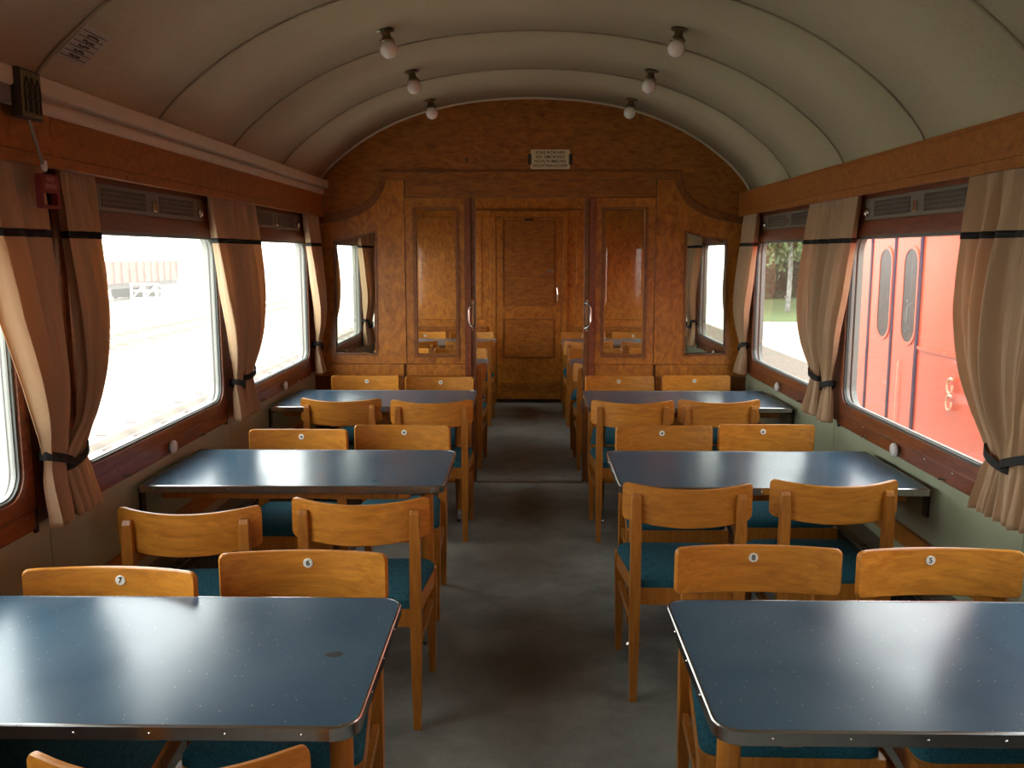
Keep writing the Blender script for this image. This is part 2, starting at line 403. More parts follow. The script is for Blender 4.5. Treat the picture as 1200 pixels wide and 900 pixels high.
# ------------------------------------------------------------------ structure: floor, ceiling, walls
fl = structure(link('floor', box(bmesh.new(), -1.58, 1.58, YN - .08, YF + .08, -.16, -.004), 'outer'))
bx('linoleum_sheet', 'floor', fl, -HW, HW, YN, 6.165, -.004, 0)
bx('linoleum_sheet', 'floor', fl, -HW, HW, 6.195, YF, -.004, 0)
bx('threshold_strip', 'threshold', fl, -.37, .37, 6.15, 6.21, -.004, .006, .002)

def arch_shell(bm, y0, y1, t0, t1):
    """thick arch strip between offsets t0 (inside) and t1 (outside)"""
    n = len(ARCH); N = []
    for i in range(n):
        a, b = Vector(ARCH[max(i - 1, 0)]), Vector(ARCH[min(i + 1, n - 1)])
        d = (b - a).normalized(); N.append(Vector((-d.y, d.x)))
    loop = [(ARCH[i][0] + N[i].x * t0, ARCH[i][1] + N[i].y * t0) for i in range(n)] + [(ARCH[i][0] + N[i].x * t1, ARCH[i][1] + N[i].y * t1) for i in range(n - 1, -1, -1)]
    R = [[bm.verts.new((p[0], y, p[1])) for p in loop] for y in (y0, y1)]
    m = len(loop)
    for i in range(m):
        j = (i + 1) % m; bm.faces.new((R[0][i], R[0][j], R[1][j], R[1][i]))
    for i in range(n - 1):
        for r in R: bm.faces.new((r[i], r[i + 1], r[m - 2 - i], r[m - 1 - i]))
    return bm
ceil = structure(link('ceiling', arch_shell(bmesh.new(), YN - .08, YF + .08, .012, .08), 'outer', smooth=False))
SEAMS = [YN, .045, .90, 1.76, 2.62, 3.48, 4.345, 5.21, YP0]
for a, b in zip(SEAMS, SEAMS[1:]):
    link('ceiling_panel', arch_shell(bmesh.new(), a + .003, b - .003, 0, .012), 'ceiling', ceil, smooth=False)
SE2 = [YP1, 7.05, 7.9, 8.75, YF]
for a, b in zip(SE2, SE2[1:]):
    link('ceiling_panel', arch_shell(bmesh.new(), a + .003, b - .003, 0, .012), 'ceiling', ceil)
for y in SEAMS[1:-1] + SE2[1:-1]:
    link('seam_bead', arch_shell(bmesh.new(), y - .006, y + .006, -.005, .004), 'seam', ceil)
for o in ceil.children:
    for p in o.data.polygons: p.use_smooth = abs(p.normal.y) < .5
# edge bead where the ceiling meets the partition
link('seam_bead', arch_shell(bmesh.new(), YP0 - .012, YP0 - .001, -.012, .004), 'cornice', ceil)

def side_wall(s):
    nm = 'wall_left' if s < 0 else 'wall_right'
    bm = bmesh.new(); x0, x1 = s * (HW + .006), s * 1.535
    box(bm, x0, x1, YN - .08, YF + .08, -.16, .85)
    box(bm, x0, x1, YN - .08, YF + .08, 1.73, 2.10)
    ys = [YN - .08] + [v for c in WC for v in (c - .73, c + .73)] + [YF + .08]
    for i in range(0, len(ys), 2): box(bm, x0, x1, ys[i], ys[i + 1], .85, 1.73)
    wl = structure(link(nm, bm, 'outer'))
    # painted dado boards, one per bay
    js = [YN, .95, 2.65, 4.35, YP0]
    for a, b in list(zip(js, js[1:])) + [(YP1, 7.87), (7.87, YF)]:
        bx('dado_panel', 'wallpaint', wl, s * HW, s * (HW + .006), a + .002, b - .002, 0, .80)
    # dark pilasters between the windows with a metal end strip each side
    for i, y in enumerate([.95, 2.65, 4.35]):
        bx('pilaster', 'mahogany', wl, s * (HW - .012), s * (HW + .006), y - .105, y + .105, .80, 1.85, .002)
        for q in (-.103, .103):
            bx('pilaster_strip', 'dark_metal', wl, s * (HW - .020), s * (HW - .012), y + q - .008, y + q + .008, .78, 1.85)
    for a, b in ((YN, WC[0] - .745), (WC[3] + .745, YP0), (YP1, WC[4] - .745), (WC[4] + .745, WC[5] - .745), (WC[5] + .745, YF)):
        if b > a: bx('pilaster', 'mahogany', wl, s * (HW - .012), s * (HW + .006), a, b, .80, 1.85)
    # burl pelmet board over the windows
    for a, b in ((YN, YP0), (YP1, YF)):
        js2 = [a] + [v for v in (2.65, 4.35, 7.87) if a < v < b] + [b]
        for c, d in zip(js2, js2[1:]):
            bx('pelmet_board', 'pelmet', wl, s * PEL_X, s * (PEL_X + .016), c + .0008, d - .0008, PEL_Z0 + .035, PEL_Z1, .002)
        bx('pelmet_lip', 'pelmet', wl, s * (PEL_X - .005), s * (PEL_X + .016), a, b, PEL_Z0, PEL_Z0 + .034, .003)
        bx('pelmet_top', 'pelmet', wl, s * PEL_X, s * HW, a, b, PEL_Z1, PEL_Z1 + .012)
        bx('curtain_rail', 'dark_metal', wl, s * 1.436, s * 1.446, a, b, 1.868, 1.878)
    return wl
wallL = side_wall(-1); wallR = side_wall(1)
structure(bx('wall_near', 'burl', None, -1.49, 1.49, YN - .08, YN, 0, 2.62))
# fill above the pelmet outer corners
# cream cornice on the left only: upper ledge and lower cove
cor = structure(empty('trim_1', (0, 0, 0))); 
for a, b in ((YN, YP0),):
    bm = bmesh.new()
    prism(bm, [(-1.475, 1.992), (-1.400, 1.992), (-1.392, 2.000), (-1.392, 2.022), (-1.400, 2.034), (-1.475, 2.045)], 1, a, b); link('cove', bm, 'cornice', cor)
    bm = bmesh.new()
    prism(bm, [(-1.475, 2.036), (-1.365, 2.036), (-1.360, 2.041), (-1.360, 2.080), (-1.366, 2.086), (-1.44, 2.094), (-1.475, 2.060)], 1, a, b); link('ledge', bm, 'cornice', cor)

# ------------------------------------------------------------------ windows
def make_window(s, c, num):
    root = structure(empty('window_%d' % num, (s * HW, c, 0)))
    X = lambda d: -s * d      # d = distance into the room
    hole = (-GH, GH, GZ0, GZ1); outer = (-.745, .745, .855, 1.735)
    link('reveal', frame_x(bmesh.new(), hole, (-.728, .728, .852, 1.728), GR, X(-.012), X(-.036)), 'reveal', root)
    link('sash', frame_x(bmesh.new(), hole, outer, GR, X(-.004), X(.022)), 'mahogany', root)
    # raised inner lip of the sash, dark rubber and bright bead round the glass
    a = rrect(-GH + .004, GH - .004, GZ0 + .004, GZ1 - .004, GR - .004, 8)
    b = rrect(-GH - .022, GH + .022, GZ0 - .022, GZ1 + .022, GR + .022, 8)
    link('sash_bead', ring_x(bmesh.new(), a, b, X(.020), X(.034)), 'mahogany', root)
    a2 = rrect(-GH + .014, GH - .014, GZ0 + .014, GZ1 - .014, GR - .014, 8)
    link('gasket', ring_x(bmesh.new(), a2, a, X(.002), X(.026)), 'gasket', root)
    a3 = rrect(-GH + .018, GH - .018, GZ0 + .018, GZ1 - .018, GR - .018, 8)
    link('metal_bead', ring_x(bmesh.new(), a3, a2, X(.004), X(.018)), 'bead', root)
    bm = bmesh.new(); prism(bm, rrect(-GH + .012, GH - .012, GZ0 + .012, GZ1 - .012, GR - .012, 8), 0, X(.0085), X(.0125)); g = link('glass_pane', bm, 'glass_left' if s < 0 else 'glass', root)
    # ventilator strip above
    bx('head_frame', 'mahogany', root, X(-.004), X(.014), -.745, .745, 1.735, 1.862)
    v = bx('ventilator', 'alu_dull', root, X(.014), X(.026), -.53, .53, 1.742, 1.836, .003)
    for p in (-1, 1):
        bx('vent_grille', 'black', v, X(.0255), X(.0268), p * .06, p * .425, 1.757, 1.821)
        bm = bmesh.new()
        for k in range(26):
            yy = p * (.06 + .365 * (k + .5) / 26)
            box(bm, X(.0268), X(.0288), yy - .0026, yy + .0026, 1.757, 1.821)
        for z in (1.771, 1.789, 1.807):
            box(bm, X(.0268), X(.0282), p * .06, p * .425, z - .0016, z + .0016)
        st = link('grille_bars', bm, 'alu_dull', v); st['kind'] = 'stuff'
    bx('vent_slide', 'chrome', v, X(.026), X(.036), -.014, .014, 1.760, 1.800, .002)
    bm = bmesh.new(); lathe(bm, [(.004, 0), (.016, .002), (.019, .010), (.013, .017), (.003, .019)], (0, 0, 0), 'x', 14)
    for vv in bm.verts: vv.co = Vector((X(.026) - s * vv.co.x, vv.co.y + .482, vv.co.z + 1.775))
    link('vent_knob', bm, 'chrome', v, True)
    # board under the sash with screws and a pale round knob
    sb = bx('sill_board', 'mahogany', root, X(-.004), X(.020), -.745, .745, .790, .853, .005, 2)
    bm = bmesh.new()
    for y in (-.70, -.42, -.2, .2, .42, .70):
        lathe(bm, [(.0055, X(.0195)), (.0045, X(.0225)), (.001, X(.0235))], (0, y, .838), 'x', 8)
    st = link('screws', bm, 'chrome', sb, True); st['kind'] = 'stuff'
    for y in (-.35, .40):
        bm = bmesh.new(); tube(bm, [(X(.02), y - .03, .806), (X(.03), y - .008, .806), (X(.033), y, .800)], .004, 6); link('hook', bm, 'chrome', sb, True)
    bm = bmesh.new(); lathe(bm, [(.011, X(.018)), (.012, X(.026)), (.026, X(.030)), (.029, X(.038)), (.024, X(.046)), (.012, X(.050)), (.002, X(.051))], (0, .04, .822), 'x', 18)
    link('sill_knob', bm, 'knob', sb, True)
    return root
num = 1
WINS = {}
for s in (-1, 1):
    for c in WC:
        WINS[(s, c)] = make_window(s, c, num); num += 1
# ------------------------------------------------------------------ end partition  (named wall_end)
we = structure(empty('wall_end', (0, 0, 0)))
OPX, OPZ = .37, 1.97
def poly_piece(name, mat, pts, y0, y1, parent=we):
    bm = bmesh.new(); prism(bm, pts, 1, y0, y1); return link(name, bm, mat, parent)
def holed_piece(name, mat, outer, hole, y0, y1, parent=we):
    """rectangular outer, hole polygon given as 4 corners with equal count"""
    bm = bmesh.new(); A = [[bm.verts.new((p[0], y, p[1])) for p in L] for L in (hole, outer) for y in (y0, y1)]
    i0, i1, o0, o1 = A; n = len(i0)
    for i in range(n):
        j = (i + 1) % n
        bm.faces.new((i0[i], i0[j], i1[j], i1[i])); bm.faces.new((o0[i], o1[i], o1[j], o0[j]))
        bm.faces.new((i0[i], o0[i], o0[j], i0[j])); bm.faces.new((i1[i], i1[j], o1[j], o1[i]))
    return link(name, bm, mat, parent)
Y0, Y1 = YP0, YP1
def swoop(s, off=0):
    """curve from the frieze end down to the side wall; returns list of (x,z)"""
    pts = []
    for i in range(13):
        t = i / 12
        p0, p1, p2, p3 = Vector((s * (1.00 - off * .6), 2.125 - off * .2)), Vector((s * (1.04 - off * .7), 1.93 - off * .6)), Vector((s * (1.17 - off * .2), 1.875 - off)), Vector((s * 1.49, 1.845 - off))
        q = p0 * (1 - t) ** 3 + p1 * 3 * t * (1 - t) ** 2 + p2 * 3 * t * t * (1 - t) + p3 * t ** 3
        pts.append((q.x, q.y))
    return pts
up = [p for p in ARCH if p[1] > 1.98]
# tympanum: between the ceiling arch, the frieze top and the swoops
tym = [(p[0], p[1] - .002) for p in up] + [(1.485, 1.845)] + swoop(1)[::-1][1:] + [(1.0, 2.147), (-1.0, 2.147)] + swoop(-1)[:-1] + [(-1.485, 1.845)]
poly_piece('tympanum_panel', 'burl', tym, Y0, Y1)
poly_piece('frieze_rail', 'burl', [(-1.0, 2.089), (1.0, 2.089), (1.0, 2.145), (-1.0, 2.145)], Y0 - .010, Y1)
poly_piece('frieze_moulding', 'burl_deep', [(-1.02, 2.140), (1.02, 2.140), (1.02, 2.149), (-1.02, 2.149)], Y0 - .016, Y0 + .01)
for s in (-1, 1):
    a = swoop(s); b = swoop(s, .055)
    band = a + b[::-1]
    poly_piece('swoop_band', 'burl_deep', band, Y0 - .009, Y1)
    m = [(p[0], p[1] + .004) for p in a] + [(p[0], p[1] - .003) for p in a[::-1]]
    poly_piece('swoop_moulding', 'burl_deep', m, Y0 - .013, Y0 - .001)
# header over doorway and glazed leaves
poly_piece('header_panel', 'burl', [(-.845, 1.972), (.845, 1.972), (.845, 2.088), (-.845, 2.088)], Y0 - .003, Y1)
# side fields with mirrors
for s in (-1, 1):
    b = swoop(s, .056)
    fld = [(s * .865, .845), (s * 1.49, .845)] + b[::-1] + [(s * .95, 2.088), (s * .865, 2.088)]
    poly_piece('side_panel', 'burl_v', fld, Y0, Y1)
    poly_piece('upright_stile', 'burl_v', [(s * .852, .845), (s * 1.02, .845), (s * 1.02, 1.90), (s * .985, 2.0), (s * .955, 2.086), (s * .852, 2.086)], Y0 - .004, Y0 + .001)
    # mirror frame fillet and bevelled mirror
    mo = [(1.062, .912), (1.338, .920), (1.322, 1.682), (1.19, 1.702), (1.052, 1.742)]
    cxm, czm = 1.19, 1.3
    grow = lambda k: [(s * (cxm + (x - cxm) * (1 + k / .14)), czm + (z - czm) * (1 + k / .40)) for x, z in mo]
    o_, i_ = grow(.012), grow(0)
    holed_piece('mirror_frame', 'burl_deep', o_, i_, Y0 - .008, Y0 + .001)
    mir = tag(empty('mirror', (s * cxm, Y0, czm)), 'tall narrow wall mirror with slanted top edge on the end wall, near the %s window' % ('left' if s < 0 else 'right'), 'mirror', None)
    bm = bmesh.new(); g0 = grow(-.0005); g1 = grow(-.010)
    loft(bm, [[(x - s * cxm, -.0005, z - czm) for x, z in g0], [(x - s * cxm, -.0022, z - czm) for x, z in g0], [(x - s * cxm, -.0040, z - czm) for x, z in g1]])
    link('mirror_plate', bm, 'mirror', mir)
    # screwed strip below and plinth boards
    st = bx('screwed_strip', 'burl_v', we, s * .868, s * 1.485, Y0 - .012, Y1, .760, .842, .002)
    bm = bmesh.new()
    for k in range(7):
        for zz in (.775, .828): lathe(bm, [(.0045, -Y0 * 0 + 0), (.003, -.002)], (s * (.90 + .55 * k / 6), Y0 - .012, zz), 'y', 6)
    q = link('screws', bm, 'chrome', st, True); q['kind'] = 'stuff'
    bx('plinth_board', 'burl_deep', we, s * .868, s * 1.49, Y0 - .004, Y1, 0, .758)
    # glazed leaf frame
    g = (.507, .775, .911, 1.897)
    def R4(x0, x1, z0, z1): return [(s * x0, z0), (s * x1, z0), (s * x1, z1), (s * x0, z1)]
    holed_piece('glazed_leaf', 'burl_v', R4(.446, .848, .845, 1.970), R4(g[0], g[1], g[2], g[3]), Y0 + .002, Y1)
    holed_piece('glazing_bead', 'burl_deep', R4(g[0] - .022, g[1] + .022, g[2] - .022, g[3] + .012), R4(g[0], g[1], g[2], g[3]), Y0 - .006, Y0 + .004)
    bm = bmesh.new()
    A = [(x, Y0 + .022, z) for x, z in R4(g[0], g[1], g[2], g[3])]; B = [(x, Y0 + .018, z) for x, z in R4(g[0] + .018, g[1] - .018, g[2] + .018, g[3] - .018)]
    A2 = [(x, Y0 + .028, z) for x, z in R4(g[0], g[1], g[2], g[3])]
    loft(bm, [A2, A, B]); link('glass_pane', bm, 'pane', we)
    st = bx('screwed_strip', 'burl_v', we, s * .446, s * .848, Y0 - .006, Y1, .760, .842, .002)
    bm = bmesh.new()
    for k in range(5): lathe(bm, [(.0045, 0), (.003, -.002)], (s * (.47 + .35 * k / 4), Y0 - .006, .818), 'y', 6)
    q = link('screws', bm, 'chrome', st, True); q['kind'] = 'stuff'
    bx('plinth_board', 'burl_v', we, s * .446, s * .848, Y0 + .002, Y1, 0, .758)
    bx('leaf_joint', 'burl_deep', we, s * .849, s * .864, Y0 + .006, Y1, 0, 2.088)
    # sliding door edge standing out of its pocket, with a D handle
    dr = structure(bx('door_%d' % (1 if s < 0 else 2), 'burl_deep', None, s * OPX, s * .402, Y0 + .006, Y1 - .006, .008, 1.968, .002))
    bx('edge_bead', 'mahogany', dr, s * .403, s * .445, Y0 - .012, Y1, 0, 1.970)
    bx('edge_strip', 'steel', dr, s * (OPX - .002), s * (OPX + .002), Y0 + .004, Y0 + .010, .02, 1.95)
    bm = bmesh.new()
    tube(bm, [(s * .380, Y0 + .002, 1.09), (s * .380, Y0 - .026, 1.092), (s * .392, Y0 - .030, 1.100), (s * .410, Y0 - .030, 1.118), (s * .416, Y0 - .030, 1.14), (s * .416, Y0 - .030, 1.22), (s * .410, Y0 - .030, 1.242), (s * .392, Y0 - .030, 1.26), (s * .380, Y0 - .026, 1.268), (s * .380, Y0 + .002, 1.27)], .0075, 10)
    link('door_handle', bm, 'chrome', dr, True)
    bx('handle_plate', 'chrome', dr, s * .382, s * .402, Y0 + .001, Y0 + .007, 1.07, 1.29, .002)
bx('small_peg', 'steel', we, -.43, -.42, Y0 - .02, Y0, 2.20, 2.235, .002)

# no-smoking sign
sg = tag(empty('no_smoking_sign', (.133, Y0, 2.222)), 'small ivory sign with black capitals in metal clips above the doorway', 'sign')
bm = bmesh.new(); prism(bm, rrect(-.131, .131, -.064, .064, .012, 4), 1, -.010, -.004); link('sign_plate', bm, 'cream_plate', sg)
for p in (-1, 1): bx('sign_clip', 'dark_metal', sg, p * .125, p * .147, -.014, 0, -.034, .034, .002)
for i, (ln, wd) in enumerate((('ICKE RÖKARE', .192), ('NO SMOKING', .192), ('NON FUMEURS', .210), ('NICHTRAUCHER', .232))):
    t = text_mesh('lettering', ln, .026, 'ink', sg, (0, -.0103, .0435 - .0285 * i), (PI / 2, 0, 0), .0004, 1.1, weight=.0005)
    t.scale.x = wd / max(t.dimensions.x, .01)

# ------------------------------------------------------------------ far wall with its door
wf = structure(empty('wall_far', (0, 0, 0)))
bx('wall_board', 'burl_v', wf, -1.49, 1.49, YF, YF + .06, 0, 2.62)
bx('head_moulding', 'burl_deep', wf, -1.1, 1.1, YF - .012, YF, 2.045, 2.065)
for s in (-1, 1):
    bx('door_post', 'burl_v', wf, s * .352, s * .41, YF - .020, YF, 0, 1.985, .003)
    bx('wall_panel', 'burl_v', wf, s * .50, s * 1.20, YF - .008, YF, .90, 1.98, .003)
    bx('wall_panel', 'burl', wf, s * .44, s * 1.35, YF - .012, YF, .74, .83, .003)
bx('door_head', 'burl_v', wf, -.41, .41, YF - .020, YF, 1.985, 2.04, .003)
d3 = structure(bx('door_3', 'burl_v', None, -.348, .348, YF - .014, YF - .001, .012, 1.975, .002))
for (z0, z1, nm) in ((1.06, 1.93, 'upper'), (.50, .90, 'lower')):
    holed_piece('panel_frame', 'burl_deep', [(-.278, z0 - .012), (.278, z0 - .012), (.278, z1 + .012), (-.278, z1 + .012)], [(-.266, z0), (.266, z0), (.266, z1), (-.266, z1)], YF - .022, YF - .014, d3)
    bx('door_panel', 'burl', d3, -.262, .262, YF - .017, YF - .014, z0 + .004, z1 - .004, .002)
bx('bottom_rail', 'burl', d3, -.30, .30, YF - .018, YF - .014, .12, .22, .002)
bx('kick_strip', 'dark_metal', d3, -.345, .345, YF - .018, YF - .014, .014, .045)
bm = bmesh.new(); tube(bm, [(.30, YF - .012, 1.09), (.30, YF - .05, 1.10), (.30, YF - .055, 1.17), (.30, YF - .05, 1.24), (.30, YF - .012, 1.25)], .008, 8); link('door_handle', bm, 'chrome', d3, True)
bx('name_plate', 'steel', d3, .19, .27, YF - .021, YF - .014, 1.40, 1.43, .001)
bx('door_latch', 'dark_metal', d3, -.05, .05, YF - .03, YF - .014, 1.94, 1.96, .002)

# ------------------------------------------------------------------ tables
TX0, TX1 = .325, 1.452
def make_table():
    """right-hand table: aisle end at x=+TX0; local origin on the floor at table centre"""
    root = empty('dining_table'); hd = .31; r = .05
    def outline(g):
        pts = [(TX1 + g, -hd - g), (TX1 + g, hd + g)]
        for (cx, cy, a0) in ((TX0 + r, hd - r, PI / 2), (TX0 + r, -hd + r, PI)):
            for i in range(9):
                a = a0 + PI / 2 * i / 8; pts.append((cx + (r + g) * math.cos(a), cy + (r + g) * math.sin(a)))
        return pts
    bm = bmesh.new(); prism(bm, outline(-.004), 2, .724, .7495); link('tabletop', bm, 'table', root)
    bm = bmesh.new(); loops = [(outline(-.005), .722), (outline(.0), .722), (outline(.001), .724), (outline(.001), .748), (outline(-.001), .7505), (outline(-.005), .7508), (outline(-.005), .7485)]
    loft(bm, [[(p[0], p[1], z) for p in L] for L, z in loops], False); eb = link('edge_band', bm, 'steel', root)
    bm = bmesh.new()
    for k in range(8):
        x = TX0 + .10 + k * .139
        for sy in (-1, 1): lathe(bm, [(.0030, 0), (.0016, sy * .002)], (x, sy * (hd + .001), .736), 'y', 8)
    for k in range(3): lathe(bm, [(.0030, 0), (.0016, -.002)], (TX0 - .001, -.15 + .15 * k, .736), 'x', 8)
    q = link('screws', bm, 'chrome', eb, True); q['kind'] = 'stuff'
    for sy in (-1, 1): bx('bearer', 'chair_leg', root, .47, 1.40, sy * .23 - .014, sy * .23 + .014, .682, .7225, .003)
    bx('bearer', 'chair_leg', root, .455, .500, -.26, .26, .690, .7225, .003)
    bx('bearer', 'chair_leg', root, .395, .450, -.05, .05, .690, .7225, .003)
    bm = bmesh.new(); lathe(bm, [(.023, .69), (.026, .60), (.026, .30), (.021, .06), (.020, .055)], (.422, 0, 0), 'z', 16); lg = link('leg', bm, 'chair_leg', root, True)
    bm = bmesh.new(); lathe(bm, [(.028, .0), (.030, .006), (.022, .014), (.022, .075), (.0205, .080)], (.422, 0, 0), 'z', 16); link('foot', bm, 'chrome', lg, True)
    for sy in (-1, 1):
        bm = bmesh.new(); prism(bm, [(1.4895, .62), (1.4895, .722), (1.40, .722), (1.40, .712), (1.478, .700), (1.478, .62)], 1, sy * .22 - .018, sy * .22 + .018); link('wall_bracket', bm, 'dark_metal', root)
    return root
def mirror_tree(o):
    """left-hand twin with mirrored meshes, made once and shared"""
    c = o.copy(); col.objects.link(c)
    def mm(src, par):
        for ch in list(src.children):
            k = ch.copy(); me = ch.data.copy(); me.transform(Matrix.Scale(-1, 4, (1, 0, 0))); me.flip_normals(); k.data = me; col.objects.link(k); k.parent = par; mm(ch, k)
    mm(o, c); return c
tr = make_table(); tl = mirror_tree(tr)
TC = [1.82, 3.515, 5.24, 6.96, 8.67]
ORD = ['nearest', 'second', 'third', 'first beyond the doorway', 'last beyond the doorway']
first = {1: tr, -1: tl}
for s in (-1, 1):
    side = 'left' if s < 0 else 'right'
    for i, y in enumerate(TC):
        t = first[s] if i == 0 else copy_tree(first[s])
        t.location = (0, y, 0)
        lab = {0: 'large blue-topped table nearest the viewer on the %s side' % side,
               1: 'blue-topped dining table in the middle of the %s row' % side,
               2: 'blue-topped dining table on the %s nearest the end wall' % side,
               3: 'blue-topped table just beyond the doorway on the %s' % side,
               4: 'blue-topped table on the %s beside the far door' % side}[i]
        tag(t, lab, 'table', 'blue dining tables fixed to the side walls')

tn_ = [t for t in D.objects if t.name.startswith('dining_table') and t.location.y < 2 and t['label'].endswith('left side')][0]
bm = bmesh.new(); rn = random.Random(5); L = []
for k in range(18):
    a = 2 * PI * k / 18; r_ = 1 + rn.uniform(-.18, .18); L.append((-.431 + .020 * r_ * math.cos(a), -.011 + .015 * r_ * math.sin(a)))
prism(bm, L, 2, .7494, .7498); st = link('dark_spot', bm, 'stain', tn_); st['label'] = 'small dark worn spot'
# ------------------------------------------------------------------ chairs
def make_chair():
    root = empty('dining_chair')
    # curved plywood backrest
    bm = bmesh.new(); W = .229; nx = 18; rad = .017
    def zlim(x):
        q = (x / W) ** 2; zt = .788 + .013 * q; zb = .650 + .016 * q
        a = abs(x) - (W - rad); d = rad - math.sqrt(max(0, rad * rad - a * a)) if a > 0 else 0
        return zb + d, zt - d
    xs = [-W + 2 * W * i / nx for i in range(nx + 1)]
    xs = sorted(set(xs + [sg * (W - rad * k) for sg in (-1, 1) for k in (0.04, .15, .35, .65)]))
    rings = []
    for x in xs:
        z0, z1 = zlim(x); yc = -.028 + .070 * (x / W) ** 2; sl = .14 * x / W / W
        n = Vector((-sl, 1, 0)).normalized(); ring = []
        e = .003
        for (t, z) in ((0, z0 + e), (0, z1 - e), (.003, z1), (.011, z1), (.014, z1 - e), (.014, z0 + e), (.011, z0), (.003, z0)):
            ring.append((x + n.x * t, yc + n.y * t, z))
        rings.append(ring)
    loft(bm, rings); b = link('backrest', bm, 'chair', root, True)
    # number disc on the sitter's side
    bm = bmesh.new(); lathe(bm, [(.0135, -.0142), (.0135, -.0122), (.012, -.0114)], (0, 0, .753), 'y', 16); pl = link('number_disc', bm, 'plate_white', b)
    bm = bmesh.new(); lathe(bm, [(.005, -.0114), (.004, -.0108)], (0, 0, .753), 'y', 8); link('disc_mark', bm, 'ink', pl)
    # legs
    for s in (-1, 1):
        bm = bmesh.new(); rings = []
        for z, w_, d, yo, xo in ((0, .026, .026, -.006, 0), (.20, .034, .034, -.003, 0), (.36, .037, .040, 0, 0), (.46, .037, .038, 0, 0), (.66, .035, .030, 0, 0), (.752, .033, .026, .001, 0), (.766, .029, .018, .004, 0)):
            x = s * (.183 + xo)
            rings.append([(x - w_ / 2, yo - d / 2, z), (x + w_ / 2, yo - d / 2, z), (x + w_ / 2, yo + d / 2, z), (x - w_ / 2, yo + d / 2, z)])
        loft(bm, rings); bmesh.ops.bevel(bm, geom=[e for e in bm.edges if abs((e.verts[0].co - e.verts[1].co).z) > .01], offset=.004, segments=2, affect='EDGES', profile=.5)
        link('leg', bm, 'chair_leg', root)
        bm = bmesh.new(); rings = []
        for z, w_, d in ((0, .025, .025), (.22, .034, .034), (.34, .040, .038), (.418, .040, .038)):
            x = s * (.200 if z < .3 else .199); y = .425
            rings.append([(x - w_ / 2, y - d / 2, z), (x + w_ / 2, y - d / 2, z), (x + w_ / 2, y + d / 2, z), (x - w_ / 2, y + d / 2, z)])
        loft(bm, rings); bmesh.ops.bevel(bm, geom=[e for e in bm.edges if abs((e.verts[0].co - e.verts[1].co).z) > .01], offset=.004, segments=2, affect='EDGES', profile=.5)
        link('leg', bm, 'chair_leg', root)
        bm = bmesh.new(); prism(bm, [(s * .174, .02), (s * .192, .02), (s * .208, .41), (s * .190, .41)], 2, .272, .300); link('stretcher', bm, 'chair_leg', root)
    # seat frame and cushion: rounded trapezoid, wider in front
    def seat_loop(g, k=5):
        pts = []
        cor = [(-.176 - g, .004 - g, .012), (.176 + g, .004 - g, .012), (.222 + g, .448 + g, .055), (-.222 - g, .448 + g, .055)]
        n = 4
        for i in range(n):
            p = Vector(cor[i][:2]); r = cor[i][2]; a = (Vector(cor[i - 1][:2]) - p).normalized(); b_ = (Vector(cor[(i + 1) % n][:2]) - p).normalized()
            for j in range(k + 1):
                t = j / k; q = (p + a * r) * (1 - t) ** 2 + p * 2 * t * (1 - t) + (p + b_ * r) * t * t; pts.append((q.x, q.y))
        # bow of the side rails
        out = []
        for (x, y) in pts: out.append((x, y))
        return out
    bm = bmesh.new()
    o_ = seat_loop(-.003); i_ = seat_loop(-.024)
    loft(bm, [[(x, y, z) for x, y in L] for L, z in ((i_, .358), (o_, .358), (o_, .420), (i_, .420), (i_, .358))], False)
    bmesh.ops.remove_doubles(bm, verts=bm.verts, dist=1e-5); link('seat_frame', bm, 'chair_leg', root)
    bm = bmesh.new(); rings = []
    for g, z in ((-.010, .405), (-.004, .420), (-.005, .436), (-.014, .448), (-.035, .456), (-.075, .461), (-.12, .463)):
        rings.append([(x * (1 if g > -.05 else 1), max(y, .012), z) for x, y in seat_loop(g)])
    loft(bm, rings); link('seat', bm, 'seat', root, True)
    return root
proto = make_chair()
used = [False]
chairs = []
def chair(X, yb, facing, label, group, rz=0, digit=None):
    """facing +1: sitter looks away from the camera (+Y); -1: towards it. yb = Y of the outer face of the backrest centre"""
    c = proto if not used[0] else copy_tree(proto); used[0] = True
    if facing > 0: c.location = (X, yb + .028, 0); c.rotation_euler = (0, 0, rz)
    else: c.location = (X, yb - .028, 0); c.rotation_euler = (0, 0, PI + rz)
    tag(c, label, 'chair', group); chairs.append((c, digit)); return c
GA, GF = 'wooden chairs seen from behind', 'wooden chairs facing the viewer'
rd = math.radians
chair(-.600, 1.285, 1, 'wooden chair cut off by the bottom left corner of the photo', GA, rd(3.5))
chair(-1.082, 2.245, -1, 'honey-coloured chair by the left window behind the nearest left table', GF, rd(-1.5), '7')
chair(-.622, 2.385, -1, 'chair at the aisle end behind the nearest left table, back facing front', GF, rd(1), '6')
chair(.620, 2.451, -1, 'chair at the aisle end behind the nearest right table, dark-marked disc', GF, rd(-1), '8')
chair(1.108, 2.435, -1, 'chair by the right window behind the nearest right table, disc reads 5', GF, rd(1), '5')
chair(-1.098, 2.699, 1, 'bright-edged chair with its back to us before the middle left table, window side', GA, rd(3))
chair(-.570, 2.815, 1, 'chair with its back to us before the middle left table, aisle side', GA, rd(1.5))
chair(.550, 3.024, 1, 'chair with its back to us before the middle right table, aisle side', GA, rd(-1))
chair(1.084, 3.078, 1, 'chair with its back to us before the middle right table, window side', GA, rd(0))
chair(-1.070, 4.100, -1, 'chair facing us behind the middle left table, window side', GF, rd(1))
chair(-.605, 4.211, -1, 'chair facing us behind the middle left table, aisle side', GF, rd(-1))
chair(.625, 4.211, -1, 'chair facing us behind the middle right table, aisle side', GF, rd(1))
chair(1.115, 4.255, -1, 'chair facing us behind the middle right table, window side', GF, rd(0))
